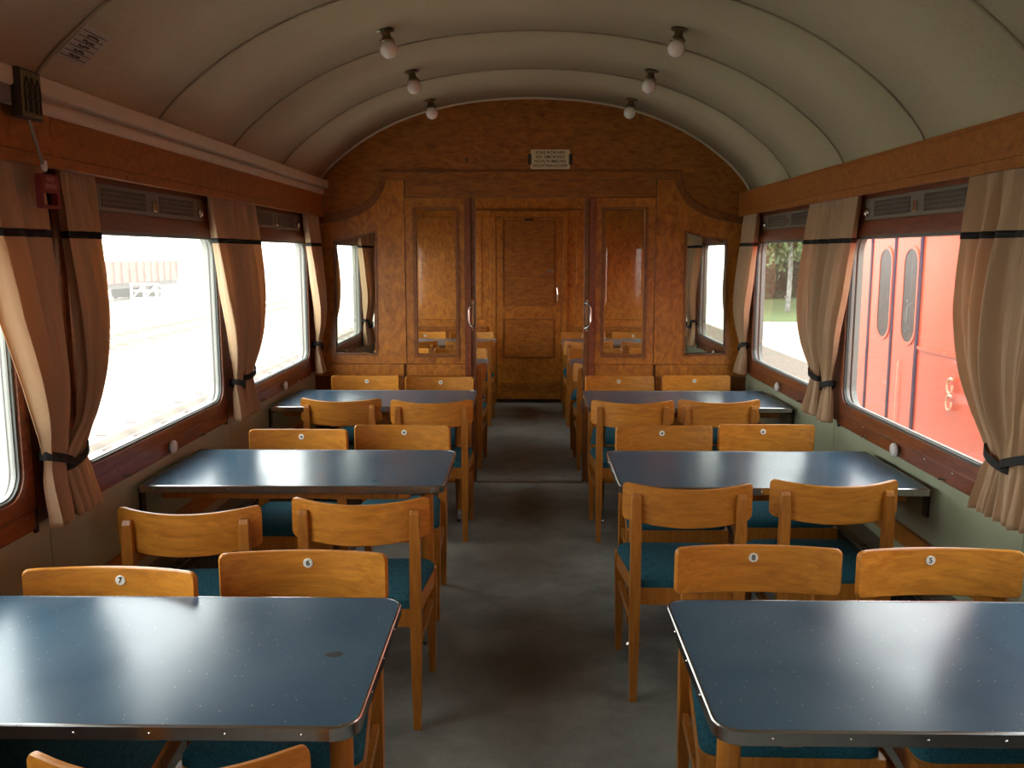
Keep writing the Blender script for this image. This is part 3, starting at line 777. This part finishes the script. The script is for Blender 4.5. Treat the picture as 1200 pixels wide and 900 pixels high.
chair(-1.061, 4.867, 1, 'chair with its back to us before the third left table, window side', GA, rd(-1))
chair(-.545, 4.819, 1, 'chair with its back to us before the third left table, aisle side', GA, rd(1.5))
chair(.565, 4.824, 1, 'chair with its back to us before the third right table, aisle side', GA, rd(-1))
chair(1.050, 4.860, 1, 'chair with its back to us before the third right table, window side', GA, rd(1))
chair(-1.090, 5.935, -1, 'chair against the end wall under the left mirror', GF, rd(0))
chair(-.592, 5.890, -1, 'chair against the end wall under the left glass panel', GF, rd(0))
chair(.595, 5.955, -1, 'chair against the end wall under the right glass panel', GF, rd(0))
chair(1.105, 5.985, -1, 'chair against the end wall under the right mirror', GF, rd(0))
G2 = 'wooden chairs beyond the doorway'
for s in (-1, 1):
    sd = 'left' if s < 0 else 'right'
    for yb, f, nm in ((6.50, 1, 'just past the partition, its back to us,'), (7.68, -1, 'behind the first table past the doorway, facing us,'), (8.22, 1, 'before the last table, its back to us,'), (9.30, -1, 'against the far wall, facing us,')):
        xa = .56 if f < 0 else .55
        if s < 0 and f < 0: xa = .585
        chair(s * xa, yb, f, 'chair beyond the doorway %s %s aisle side' % (nm, sd), G2, rd(random.uniform(-1.5, 1.5)))
        chair(s * 1.08, yb, f, 'chair beyond the doorway %s %s window side' % (nm, sd), G2, rd(random.uniform(-1.5, 1.5)))
# digits on the four nearest discs
for c, d in chairs:
    if not d: continue
    back = [k for k in c.children if k.name.startswith('backrest')][0]
    disc = back.children[0]
    for k in list(disc.children): D.objects.remove(k)
    text_mesh('disc_number', d, .021, 'ink', disc, (0, -.0112, .753), (PI / 2, 0, PI), .0003, weight=.0006)

# ------------------------------------------------------------------ curtains
def smooth(t): t = max(0, min(1, t)); return t * t * (3 - 2 * t)
def interp(tab, z):
    if z >= tab[0][0]: return tab[0][1]
    for (z0, v0), (z1, v1) in zip(tab, tab[1:]):
        if z1 <= z <= z0:
            t = (z0 - z) / (z0 - z1); t = t * t * (3 - 2 * t) if False else t
            return v0 + (v1 - v0) * t
    return tab[-1][1]
def curve(tab, z):
    """Catmull-Rom through a descending-z table"""
    n = len(tab)
    if z >= tab[0][0]: return tab[0][1]
    if z <= tab[-1][0]: return tab[-1][1]
    for i in range(n - 1):
        if tab[i + 1][0] <= z <= tab[i][0]:
            t = (tab[i][0] - z) / (tab[i][0] - tab[i + 1][0])
            p = [tab[max(i - 1, 0)][1], tab[i][1], tab[i + 1][1], tab[min(i + 2, n - 1)][1]]
            return .5 * (2 * p[1] + (p[2] - p[0]) * t + (2 * p[0] - 5 * p[1] + 4 * p[2] - p[3]) * t * t + (3 * p[1] - p[0] - 3 * p[2] + p[3]) * t ** 3)
def make_curtain(s, py, d, label, seed, tie_off=.10, tie_w=.10, ztie=.985, width=.35, inner=.012, hem=.80, hem_w=.17):
    """s wall side, py pillar Y, d=+1 panel lies beyond the pillar, -1 before it"""
    rn = random.Random(seed)
    ph = rn.uniform(0, 6); ph2 = rn.uniform(0, 6); nf = rn.choice((2.6, 2.9, 3.2))
    ZT = 1.862
    ie = [(ZT, inner), (1.6, inner + .004), (1.3, inner + .01), (1.1, max(inner, tie_off - tie_w / 2 - .03)), (ztie, tie_off - tie_w / 2), (hem, max(.006, tie_off - hem_w * .55))]
    q = width - tie_off - tie_w / 2; e0 = tie_off + tie_w / 2
    oe = [(ZT, width), (1.62, width - .02), (1.42, e0 + q * .80), (1.30, e0 + q * .62), (1.20, e0 + q * .44), (1.10, e0 + q * .22), (1.04, e0 + q * .09), (ztie, e0), (.93, e0 + .012), (hem, tie_off + hem_w * .5)]
    xoff = [(ZT, .050), (1.75, .058), (1.5, .078), (1.25, .088), (1.1, .074), (ztie, .060), (.92, .062), (hem, .075)]
    amp = [(ZT, .013), (1.70, .025), (1.4, .034), (1.15, .030), (ztie, .012), (.93, .020), (hem, .030)]
    def P(u, z, lift=0):
        a, b = curve(ie, z), curve(oe, z)
        t = (ZT - z) / (ZT - hem)
        uu = u + .02 * math.sin(2 * PI * u * 2 + ph) * (1 - u) * u * 4
        y = a + (b - a) * uu
        f = math.sin(2 * PI * nf * u + ph + .8 * t * math.sin(ph2)) * .75 + .32 * math.sin(2 * PI * nf * 2.3 * u + ph2 + t)
        fold = curve(amp, z) * f
        arch = .022 * math.sin(PI * u) * smooth((ZT - z) / .4) * (1 if z > ztie else .4)
        top = .009 * math.sin(2 * PI * 9 * u + ph) * smooth((z - 1.58) / .25)
        x = curve(xoff, z) + fold + arch * .5 + top
        lo = .0275
        if z > 1.82: x = min(max(x, .035), .072)
        x = max(x, lo)
        return Vector((-s * (x + lift), d * y, z))
    root = empty('curtain', (s * HW, py, 0)); tag(root, label, 'curtain', 'beige curtains tied back between the windows')
    nu, nv = 56, 60
    def sheet(name, mat, z0, z1, nvv, lift, par, u0=0, u1=1):
        bm = bmesh.new(); V = []
        for j in range(nvv + 1):
            z = z0 + (z1 - z0) * j / nvv
            row = []
            for i in range(nu + 1):
                u = u0 + (u1 - u0) * i / nu
                p = P(u, z, lift)
                row.append(bm.verts.new(p))
            V.append(row)
        for j in range(nvv):
            for i in range(nu): bm.faces.new((V[j][i], V[j][i + 1], V[j + 1][i + 1], V[j + 1][i]))
        return link(name, bm, mat, par, True, recalc=True)
    cl = sheet('cloth', 'curtain', ZT, hem, nv, 0, root)
    so = cl.modifiers.new('thick', 'SOLIDIFY'); so.thickness = .0016; so.offset = 0
    st = sheet('stripe', 'band', 1.668, 1.646, 2, 0, root)
    sm = st.modifiers.new('thick', 'SOLIDIFY'); sm.thickness = .006; sm.offset = 0
    # tie band: loop around the gathered cloth, slightly slanted, strap back to the pillar
    bm = bmesh.new(); rings = []
    a, b = curve(ie, ztie), curve(oe, ztie); cy, hy = (a + b) / 2, (b - a) / 2 + .008; cx, hx = .060, .034
    for k in range(20):
        t = 2 * PI * k / 20; y = cy + hy * math.cos(t); x = cx + hx * math.sin(t); tilt = (y - cy) * .35
        x = max(x, .026)
        rings.append([(-s * (x + q * math.sin(t) * .002), d * (y + q * math.cos(t) * .002), ztie + zz + tilt) for q, zz in ((0, -.014), (1, -.013), (1, .013), (0, .014))])
    rings.append(rings[0]); loft(bm, rings, False); bmesh.ops.remove_doubles(bm, verts=bm.verts, dist=1e-6)
    link('tie_band', bm, 'band', root, False)
    return root
cseed = 11
for s in (-1, 1):
    sd = 'left' if s < 0 else 'right'
    make_curtain(s, 2.65, -1, 'nearest tied-back curtain on the %s, half cut by the frame' % sd if s > 0 else 'tied-back curtain at the left edge of the photo, left of the red brake handle', cseed + 1, .045, .13, .99, .34, -.012 if s < 0 else .03)
    make_curtain(s, 2.65, 1, 'beige curtain %s' % ('right of the red brake handle, bulging over the left window' if s < 0 else 'at the near side of the window showing the red train'), cseed + 2, .06, .12, .98, .31 if s < 0 else .37, .085 if s < 0 else .03)
    make_curtain(s, 4.35, -1, 'middle beige curtain on the %s, near half of the pair' % sd, cseed + 3, .05, .09, .97, .325, .012)
    make_curtain(s, 4.35, 1, 'middle beige curtain on the %s, far half of the pair' % sd, cseed + 4, .13, .10, 1.005, .375, .012)
    make_curtain(s, 6.12, -1, 'last beige curtain on the %s, beside the end wall' % sd, cseed + 5, .12, .10, .985, .38, .02)
    make_curtain(s, 6.24, 1, 'beige curtain past the partition on the %s, seen through glass' % sd, cseed + 6, .12, .10, .985, .36, .02)
    make_curtain(s, 7.87, -1, 'beige curtain past the doorway on the %s, near half of pair' % sd, cseed + 7, .05, .09, .98, .34, .012)
    make_curtain(s, 7.87, 1, 'beige curtain past the doorway on the %s, far half of pair' % sd, cseed + 8, .08, .09, .98, .34, .012)
    cseed += 20

# ------------------------------------------------------------------ heaters along the walls
for s in (-1, 1):
    sd = 'left' if s < 0 else 'right'
    for (a, b, wh) in ((YN + .02, YP0 - .01, 'under the windows'), (YP1 + .01, YF - .03, 'past the doorway')):
        h = tag(empty('heater_cover', (s * HW, (a + b) / 2, 0)), 'long low dark heater cover along the %s wall %s' % (sd, wh), 'heater')
        y0, y1 = a - (a + b) / 2, b - (a + b) / 2
        bx('top_panel', 'heater', h, -s * .002, -s * .125, y0, y1, .388, .400)
        g = bx('front_panel', 'black', h, -s * .111, -s * .125, y0, y1, .03, .387)
        bm = bmesh.new()
        n = int((y1 - y0) / .025)
        for k in range(n):
            yy = y0 + (k + .5) * (y1 - y0) / n
            box(bm, -s * .125, -s * .128, yy - .004, yy + .004, .06, .36)
        q = link('grille_bars', bm, 'heater', h); q['kind'] = 'stuff'
        e = bx('edge_rail', 'dark_metal', h, -s * .101, -s * .133, y0, y1, .398, .408, .002)
        bm = bmesh.new()
        n = int((y1 - y0) / .07)
        for k in range(n): lathe(bm, [(.005, .408), (.003, .411)], (-s * .117, y0 + (k + .5) * (y1 - y0) / n, 0), 'z', 6)
        q = link('rivets', bm, 'chrome', e); q['kind'] = 'stuff'
        bx('backing_strip', 'chair_leg', h, -s * .002, -s * .020, y0, y1, .455, .530, .002)

# ------------------------------------------------------------------ ceiling lamps
def make_lamp():
    root = empty('ceiling_lamp')
    bm = bmesh.new(); lathe(bm, [(.004, .002), (.036, .0), (.040, -.004), (.034, -.008), (.018, -.012)], n=24); link('ceiling_rose', bm, 'brass', root, True)
    bm = bmesh.new(); lathe(bm, [(.019, -.008), (.0175, -.018), (.020, -.030), (.027, -.039), (.0335, -.044), (.035, -.048), (.032, -.052), (.022, -.052)], n=24); link('lamp_holder', bm, 'brass', root, True)
    bm = bmesh.new(); prof = [(.022, -.049)]; r = .0375
    for k in range(1, 15):
        a = math.radians(34) + (PI - math.radians(34)) * k / 15; prof.append((r * math.sin(a), -.083 + r * math.cos(a)))
    prof.append((.0008, -.083 - r)); lathe(bm, prof, n=24); link('globe', bm, 'opal', root, True)
    for k in range(3):
        a = 2 * PI * k / 3 + .4; bm = bmesh.new(); lathe(bm, [(.005, -.010), (.003, -.014)], (.029 * math.cos(a), .029 * math.sin(a), .004), n=8); link('screw', bm, 'brass', root)
    return root
lp = make_lamp()
k = 0
for s in (-1, 1):
    for i, y in enumerate((4.03, 4.91, 5.80, 6.63, 7.48, 8.33)):
        o = lp if k == 0 else copy_tree(lp); k += 1
        o.location = (s * .632, y, arch_z(.632) - .002); o.rotation_euler = (0, math.radians(s * 9), 0)
        tag(o, 'unlit globe lamp on brass holder, %s of the %s row' % (('nearest', 'middle', 'farthest this side of end wall') [i] if i < 3 else ('first beyond the partition', 'second beyond the partition', 'third beyond the partition')[i - 3], 'left' if s < 0 else 'right'), 'lamp', 'unlit globe lamps on the ceiling')

# ------------------------------------------------------------------ emergency brake on the left, notice on the ceiling
eb = tag(empty('emergency_brake', (-1.36, 2.46, 2.02)), 'emergency brake with dark ornamental grille box, pull rod and red handle above left curtains', 'brake')
bx('brake_box', 'dark_metal', eb, -.012, .014, -.055, .055, -.065, .065, .005, 2)
fc = bx('brake_cover', 'brass', eb, .013, .0175, -.048, .048, -.058, .058, .002)
bm = bmesh.new()
for yy in (-.027, 0, .027):
    tube(bm, [(.0185, yy - .010, -.048), (.0185, yy - .010, .022), (.0185, yy, .042), (.0185, yy + .010, .022), (.0185, yy + .010, -.048)], .0024, 5)
tube(bm, [(.0185, -.042, -.012), (.0185, .042, -.012)], .0024, 5)
link('grille_ornament', bm, 'dark_metal', fc, True)
bx('side_case', 'heater', eb, -.034, -.006, -.16, -.056, -.030, .018, .004)
bm = bmesh.new(); tube(bm, [(.002, .0, -.060), (.002, .035, -.13), (.002, .068, -.195)], .0055, 8); rod = link('pull_rod', bm, 'alu_dull', eb, True)
bm = bmesh.new(); lathe(bm, [(.007, -.165), (.009, -.170), (.009, -.188), (.005, -.195)], (.002, .062, 0), 'z', 10); link('rod_ferrule', bm, 'knob', rod, True)
hb = empty('brake_handle', (0.002, .075, -.250)); hb.parent = eb
bm = bmesh.new(); ring = rrect(-.050, .050, -.046, .048, .010, 4); hole = rrect(-.036, .036, -.036, -.002, .007, 4)
ring_x(bm, hole, ring, -.009, .007); link('handle_frame', bm, 'red_box', hb)
bx('handle_plate', 'red_box', hb, .007, .0090, -.043, .043, .003, .044, .0008)
text_mesh('lettering', 'NÖD', .018, 'pink_ink', hb, (.0094, 0, .034), (PI / 2, 0, PI / 2), .0003)
text_mesh('lettering', 'BROMS', .018, 'pink_ink', hb, (.0094, 0, .014), (PI / 2, 0, PI / 2), .0003)

# printed notice stuck on the curve of the ceiling
nx_ = -1.318; nz_ = arch_z(nx_)
sl = math.atan2(arch_z(nx_ + .05) - arch_z(nx_ - .05), .10)
no = tag(empty('ceiling_notice', (nx_ + .004 * math.sin(sl), 2.715, nz_ - .004 * math.cos(sl))), 'small grey printed notice stuck on the ceiling above the brake box', 'notice')
no.rotation_euler = (0, -sl, 0)
bx('notice_sheet', 'paper', no, -.062, .062, -.080, .080, -.001, .001)
bm = bmesh.new()
for i in range(6):
    x = -.050 + i * .019
    box(bm, x - .0012, x + .0012, -.072, .072, -.0018, -.001)
rn = random.Random(3)
for i in range(5):
    y = -.03
    while y < .03:
        l = rn.uniform(.004, .012); x = -.042 + i * .019 + rn.uniform(-.002, .002)
        box(bm, x - .004, x + .004, y, y + l, -.0018, -.001); y += l + .003
link('ruled_print', bm, 'ink', no)

# ------------------------------------------------------------------ outside
gnd = structure(bx('ground', 'gravel', None, -120, 120, -80, 200, -1.4, -1.1))
for x, nm in ((-5.2, 'track'), (-12.6, 'track'), (4.7, 'track')):
    t = tag(empty('railway_track', (x, 30, -1.1)), {-5.2: 'railway track in pale gravel just outside the left windows', -12.6: 'railway track farther out to the left before the red wagon', 4.7: 'railway track under the red train outside right'}[x], 'track')
    for p in (-1, 1):
        bm = bmesh.new(); prism(bm, [(p * .72 - .06, 0), (p * .72 + .06, 0), (p * .72 + .015, .03), (p * .72 + .035, .15), (p * .72 - .035, .15), (p * .72 - .015, .03)], 1, -60, 90 if x < 0 else -2); link('rail', bm, 'rail', t)
    bm = bmesh.new()
    for k in range(150 if x < 0 else 58): box(bm, -1.25, 1.25, -60 + k, -59.76 + k, -.05, .02)
    q = link('sleepers', bm, 'gravel_brown', t); q['kind'] = 'stuff'
structure(bx('trim_2', 'ash', None, -17.6, -15.2, -30, 90, -1.1, -1.04))
# red gondola wagon
wg = tag(empty('freight_wagon', (-24, 49, -1.1)), 'faded red freight wagon standing far across the yard, seen through left window', 'wagon')
bx('wagon_body', 'wagon', wg, -1.4, 1.4, -12, 9, 1.05, 2.25)
bx('wagon_frame', 'train_grey', wg, -1.3, 1.3, -12, 9, .75, 1.05)
for k in range(22): bx('wagon_rib', 'wagon', wg, 1.4, 1.50, -11.9 + k * .98, -11.78 + k * .98, 1.05, 2.25)
for y in (-9.8, -8.0, 5.0, 6.8):
    bm = bmesh.new(); lathe(bm, [(.46, 1.0), (.46, .85), (.40, .85), (.40, -.85), (.46, -.85), (.46, -1.0)], (0, y, .46), 'x', 18); link('wheelset', bm, 'train_grey', wg)
# white lattice barrier in front of it
lb = tag(empty('lattice_barrier', (-20.8, 49.5, -1.1)), 'white lattice frame standing before the red wagon outside left', 'barrier')
for z, w_ in ((.18, 1.25), (.60, 1.1), (.98, .3)): bx('barrier_rail', 'white_paint', lb, -1.15, w_, -.04, .04, z, z + .10)
for x, z in ((-1.15, 1.08), (-.45, 1.08), (.25, 1.08), (1.05, .68)): bx('barrier_post', 'white_paint', lb, x - .05, x + .05, -.05, .05, 0, z)
for x in (-1.15, -.45):
    bm = bmesh.new(); tube(bm, [(x, 0, .2), (x + .7, 0, 1.0)], .04, 6); link('brace', bm, 'white_paint', lb)
bm = bmesh.new(); tube(bm, [(.25, 0, 1.04), (1.05, 0, .64)], .05, 6); link('brace', bm, 'white_paint', lb)
# grass and trees beyond on the right
gr = structure(bx('grass_verge', 'grass', None, 5, 60, 36, 120, -1.1, -1.06)); 
structure(bx('ballast_strip', 'gravel_brown', None, 2.2, 6.9, -60, 30, -1.1, -1.07))
def tree_mesh(seed, h, cr, leafmat, n=5200):
    low, sz = (.26, 1.0) if leafmat == 'leaf' else (.02, 2.0)
    rn = random.Random(seed); bm = bmesh.new()
    pts = [(rn.uniform(-.1, .1) * k, rn.uniform(-.1, .1) * k, h * .9 * k / 6) for k in range(7)]
    rings = []
    for k, p in enumerate(pts):
        r = .12 * (1 - k / 7.5); rings.append([(p[0] + r * math.cos(a), p[1] + r * math.sin(a), p[2]) for a in [2 * PI * q / 8 for q in range(8)]])
    loft(bm, rings)
    for k in range(14):
        z = h * rn.uniform(.35, .85); a = rn.uniform(0, 2 * PI); L = cr * rn.uniform(.5, .95)
        tube(bm, [(0, 0, z), (L * .5 * math.cos(a), L * .5 * math.sin(a), z + L * .35), (L * math.cos(a), L * math.sin(a), z + L * .3)], .03, 5)
    trunk = bm
    bl = bmesh.new()
    cl = [(rn.gauss(0, cr * .42), rn.gauss(0, cr * .42), h * (low + (1 - low) * rn.random() ** 1.5), rn.uniform(.5, 1.0)) for _ in range(60)]
    for k in range(n):
        c = rn.choice(cl); p = Vector((rn.gauss(c[0], c[3] * .5), rn.gauss(c[1], c[3] * .5), rn.gauss(c[2], c[3] * .55)))
        a = Vector((rn.gauss(0, 1), rn.gauss(0, 1), rn.gauss(0, 1))).normalized(); b = a.orthogonal().normalized(); s_ = rn.uniform(.08, .17) * sz
        if p.z < .1: p.z = .1 + rn.random() * .5
        vs_ = [bl.verts.new(p + a * s_ * 1.3), bl.verts.new(p + b * s_ * .7), bl.verts.new(p - a * s_ * 1.3), bl.verts.new(p - b * s_ * .7)]
        bl.faces.new(vs_)
    return trunk, bl
def tree(seed, h, cr, lm, label, loc, src=None):
    root = empty('birch_tree' if lm == 'leaf' else 'leafy_tree', loc, seed * 1.3)
    tag(root, label, 'tree', 'trees beyond the grass verge')
    if src is None:
        t, l = tree_mesh(seed, h, cr, lm)
        a = link('trunk', t, 'bark', root); b = link('crown', l, lm, root, recalc=False); b['kind'] = 'stuff'
    else:
        for ch in src.children:
            c = ch.copy(); col.objects.link(c); c.parent = root
    return root
b0 = tree(1, 11, 2.0, 'leaf', 'white-stemmed birch framed by the last right window, left of the two', (12.1, 42.0, -1.1))
tree(2, 11, 2.0, 'leaf', 'white-stemmed birch framed by the last right window, right of the two', (14.6, 47.5, -1.1), b0)
d0 = tree(3, 13, 3.2, 'leaf2', 'dark leafy tree directly behind the two birches', (15.6, 55, -1.1))
for i, (x, y) in enumerate(((8.0, 57), (23.5, 57), (31.5, 56), (11, 66), (19.5, 66), (28, 67), (37, 64), (3, 64))):
    tree(4 + i, 13, 3.2, 'leaf2', 'dark leafy tree beyond the verge, %s' % ('front row, left of the birches', 'front row, right of the birches', 'front row, rightmost', 'back row, left of the birches', 'back row, just behind the birches', 'back row, right of the birches', 'back row, rightmost', 'back row, leftmost')[i], (x, y, -1.1), d0)
for i, (x, y) in enumerate(((8.6, 46), (20.2, 48))):
    tree(20 + i, 11, 2.0, 'leaf', ('slim birch left of the framed pair', 'slim birch right of the framed pair')[i], (x, y, -1.1), b0)

# red train alongside on the right
RX, RY0, RY1 = 3.0, -1.0, 8.75
tn = tag(empty('red_train', (RX, 0, -1.1)), 'red railcar standing alongside, filling the near right windows', 'train')
bm = bmesh.new(); prism(bm, [(0, .75), (0, 3.05), (.10, 3.30), (.5, 3.62), (1.2, 3.75), (1.6, 3.75), (2.3, 3.62), (2.7, 3.30), (2.8, 3.05), (2.8, .75)], 1, RY0, RY1); link('train_body', bm, 'red_train', tn)
bx('underframe', 'train_grey', tn, .25, 2.55, RY0 + .1, RY1 - .1, .35, .76)
for y in (1.0, 6.3):
    bm = bmesh.new(); lathe(bm, [(.45, .85), (.45, .98), (.40, .98), (.40, 2.4), (.45, 2.4), (.45, 2.55)], (.0, y, .61), 'x', 20); link('wheelset', bm, 'train_grey', tn)
def train_door(yc, parent):
    """two folding leaves, each with a long oval window; yc = joint"""
    for p, w_ in ((1, .50), (-1, .48)):
        a, b = (yc + .008, yc + w_) if p > 0 else (yc - w_, yc - .008)
        lf = bx('train_door', 'red_train', parent, -.006, .01, a, b, .80, 2.98, .004)
        cc = (a + b) / 2 - (.06 if p > 0 else .065) if False else (yc + .18 if p > 0 else yc - .32)
        o_ = rrect(cc - .145, cc + .145, 1.98, 2.76, .140, 8); i_ = rrect(cc - .122, cc + .122, 2.005, 2.735, .118, 8)
        bm = bmesh.new(); ring_x(bm, i_, o_, -.014, .0); link('window_rim', bm, 'red_train', lf)
        bm = bmesh.new(); prism(bm, i_, 0, -.010, .0); link('train_window', bm, 'train_glass', lf)
    for y in (yc + .505, yc, yc - .485):
        bx('door_seal', 'train_line', parent, -.012, .002, y - .020, y + .020, .80, 3.0)
    bm = bmesh.new(); tube(bm, [(-.005, yc - .20, 1.85), (-.02, yc - .20, 1.83), (-.02, yc - .20, 1.15), (-.005, yc - .20, 1.13)], .004, 6); link('grab_rail', bm, 'train_pale', parent)
train_door(7.45, tn)
bx('roof_seam', 'red_train', tn, -.015, .0, RY0, RY1, 2.99, 3.03)
bx('waist_rail', 'red_train', tn, -.014, .0, RY0, 6.93, 1.97, 1.995)
for y in (2.6, ):
    o_ = rrect(y - .65, y + .65, 2.05, 2.85, .08, 5); i_ = rrect(y - .61, y + .61, 2.09, 2.81, .06, 5)
    if y < 3:
        bm = bmesh.new(); ring_x(bm, i_, o_, -.014, .0); r_ = link('window_rim', bm, 'steel', tn)
        bm = bmesh.new(); prism(bm, i_, 0, -.008, .0); link('train_window', bm, 'train_glass', r_)
# two pale curled irons on the side, one above the other
for z in (1.765, 1.645):
    bm = bmesh.new()
    tube(bm, [(-.02, 6.34 + .040 * math.cos(a), z + .050 * math.sin(a)) for a in [PI * .9 + 2 * PI * .85 * k / 16 for k in range(17)]], .008, 6)
    tube(bm, [(-.02, 6.36, z + .045), (-.03, 6.31, z + .062), (-.03, 6.28, z + .055)], .010, 6)
    link('side_iron', bm, 'train_pale', tn, True)
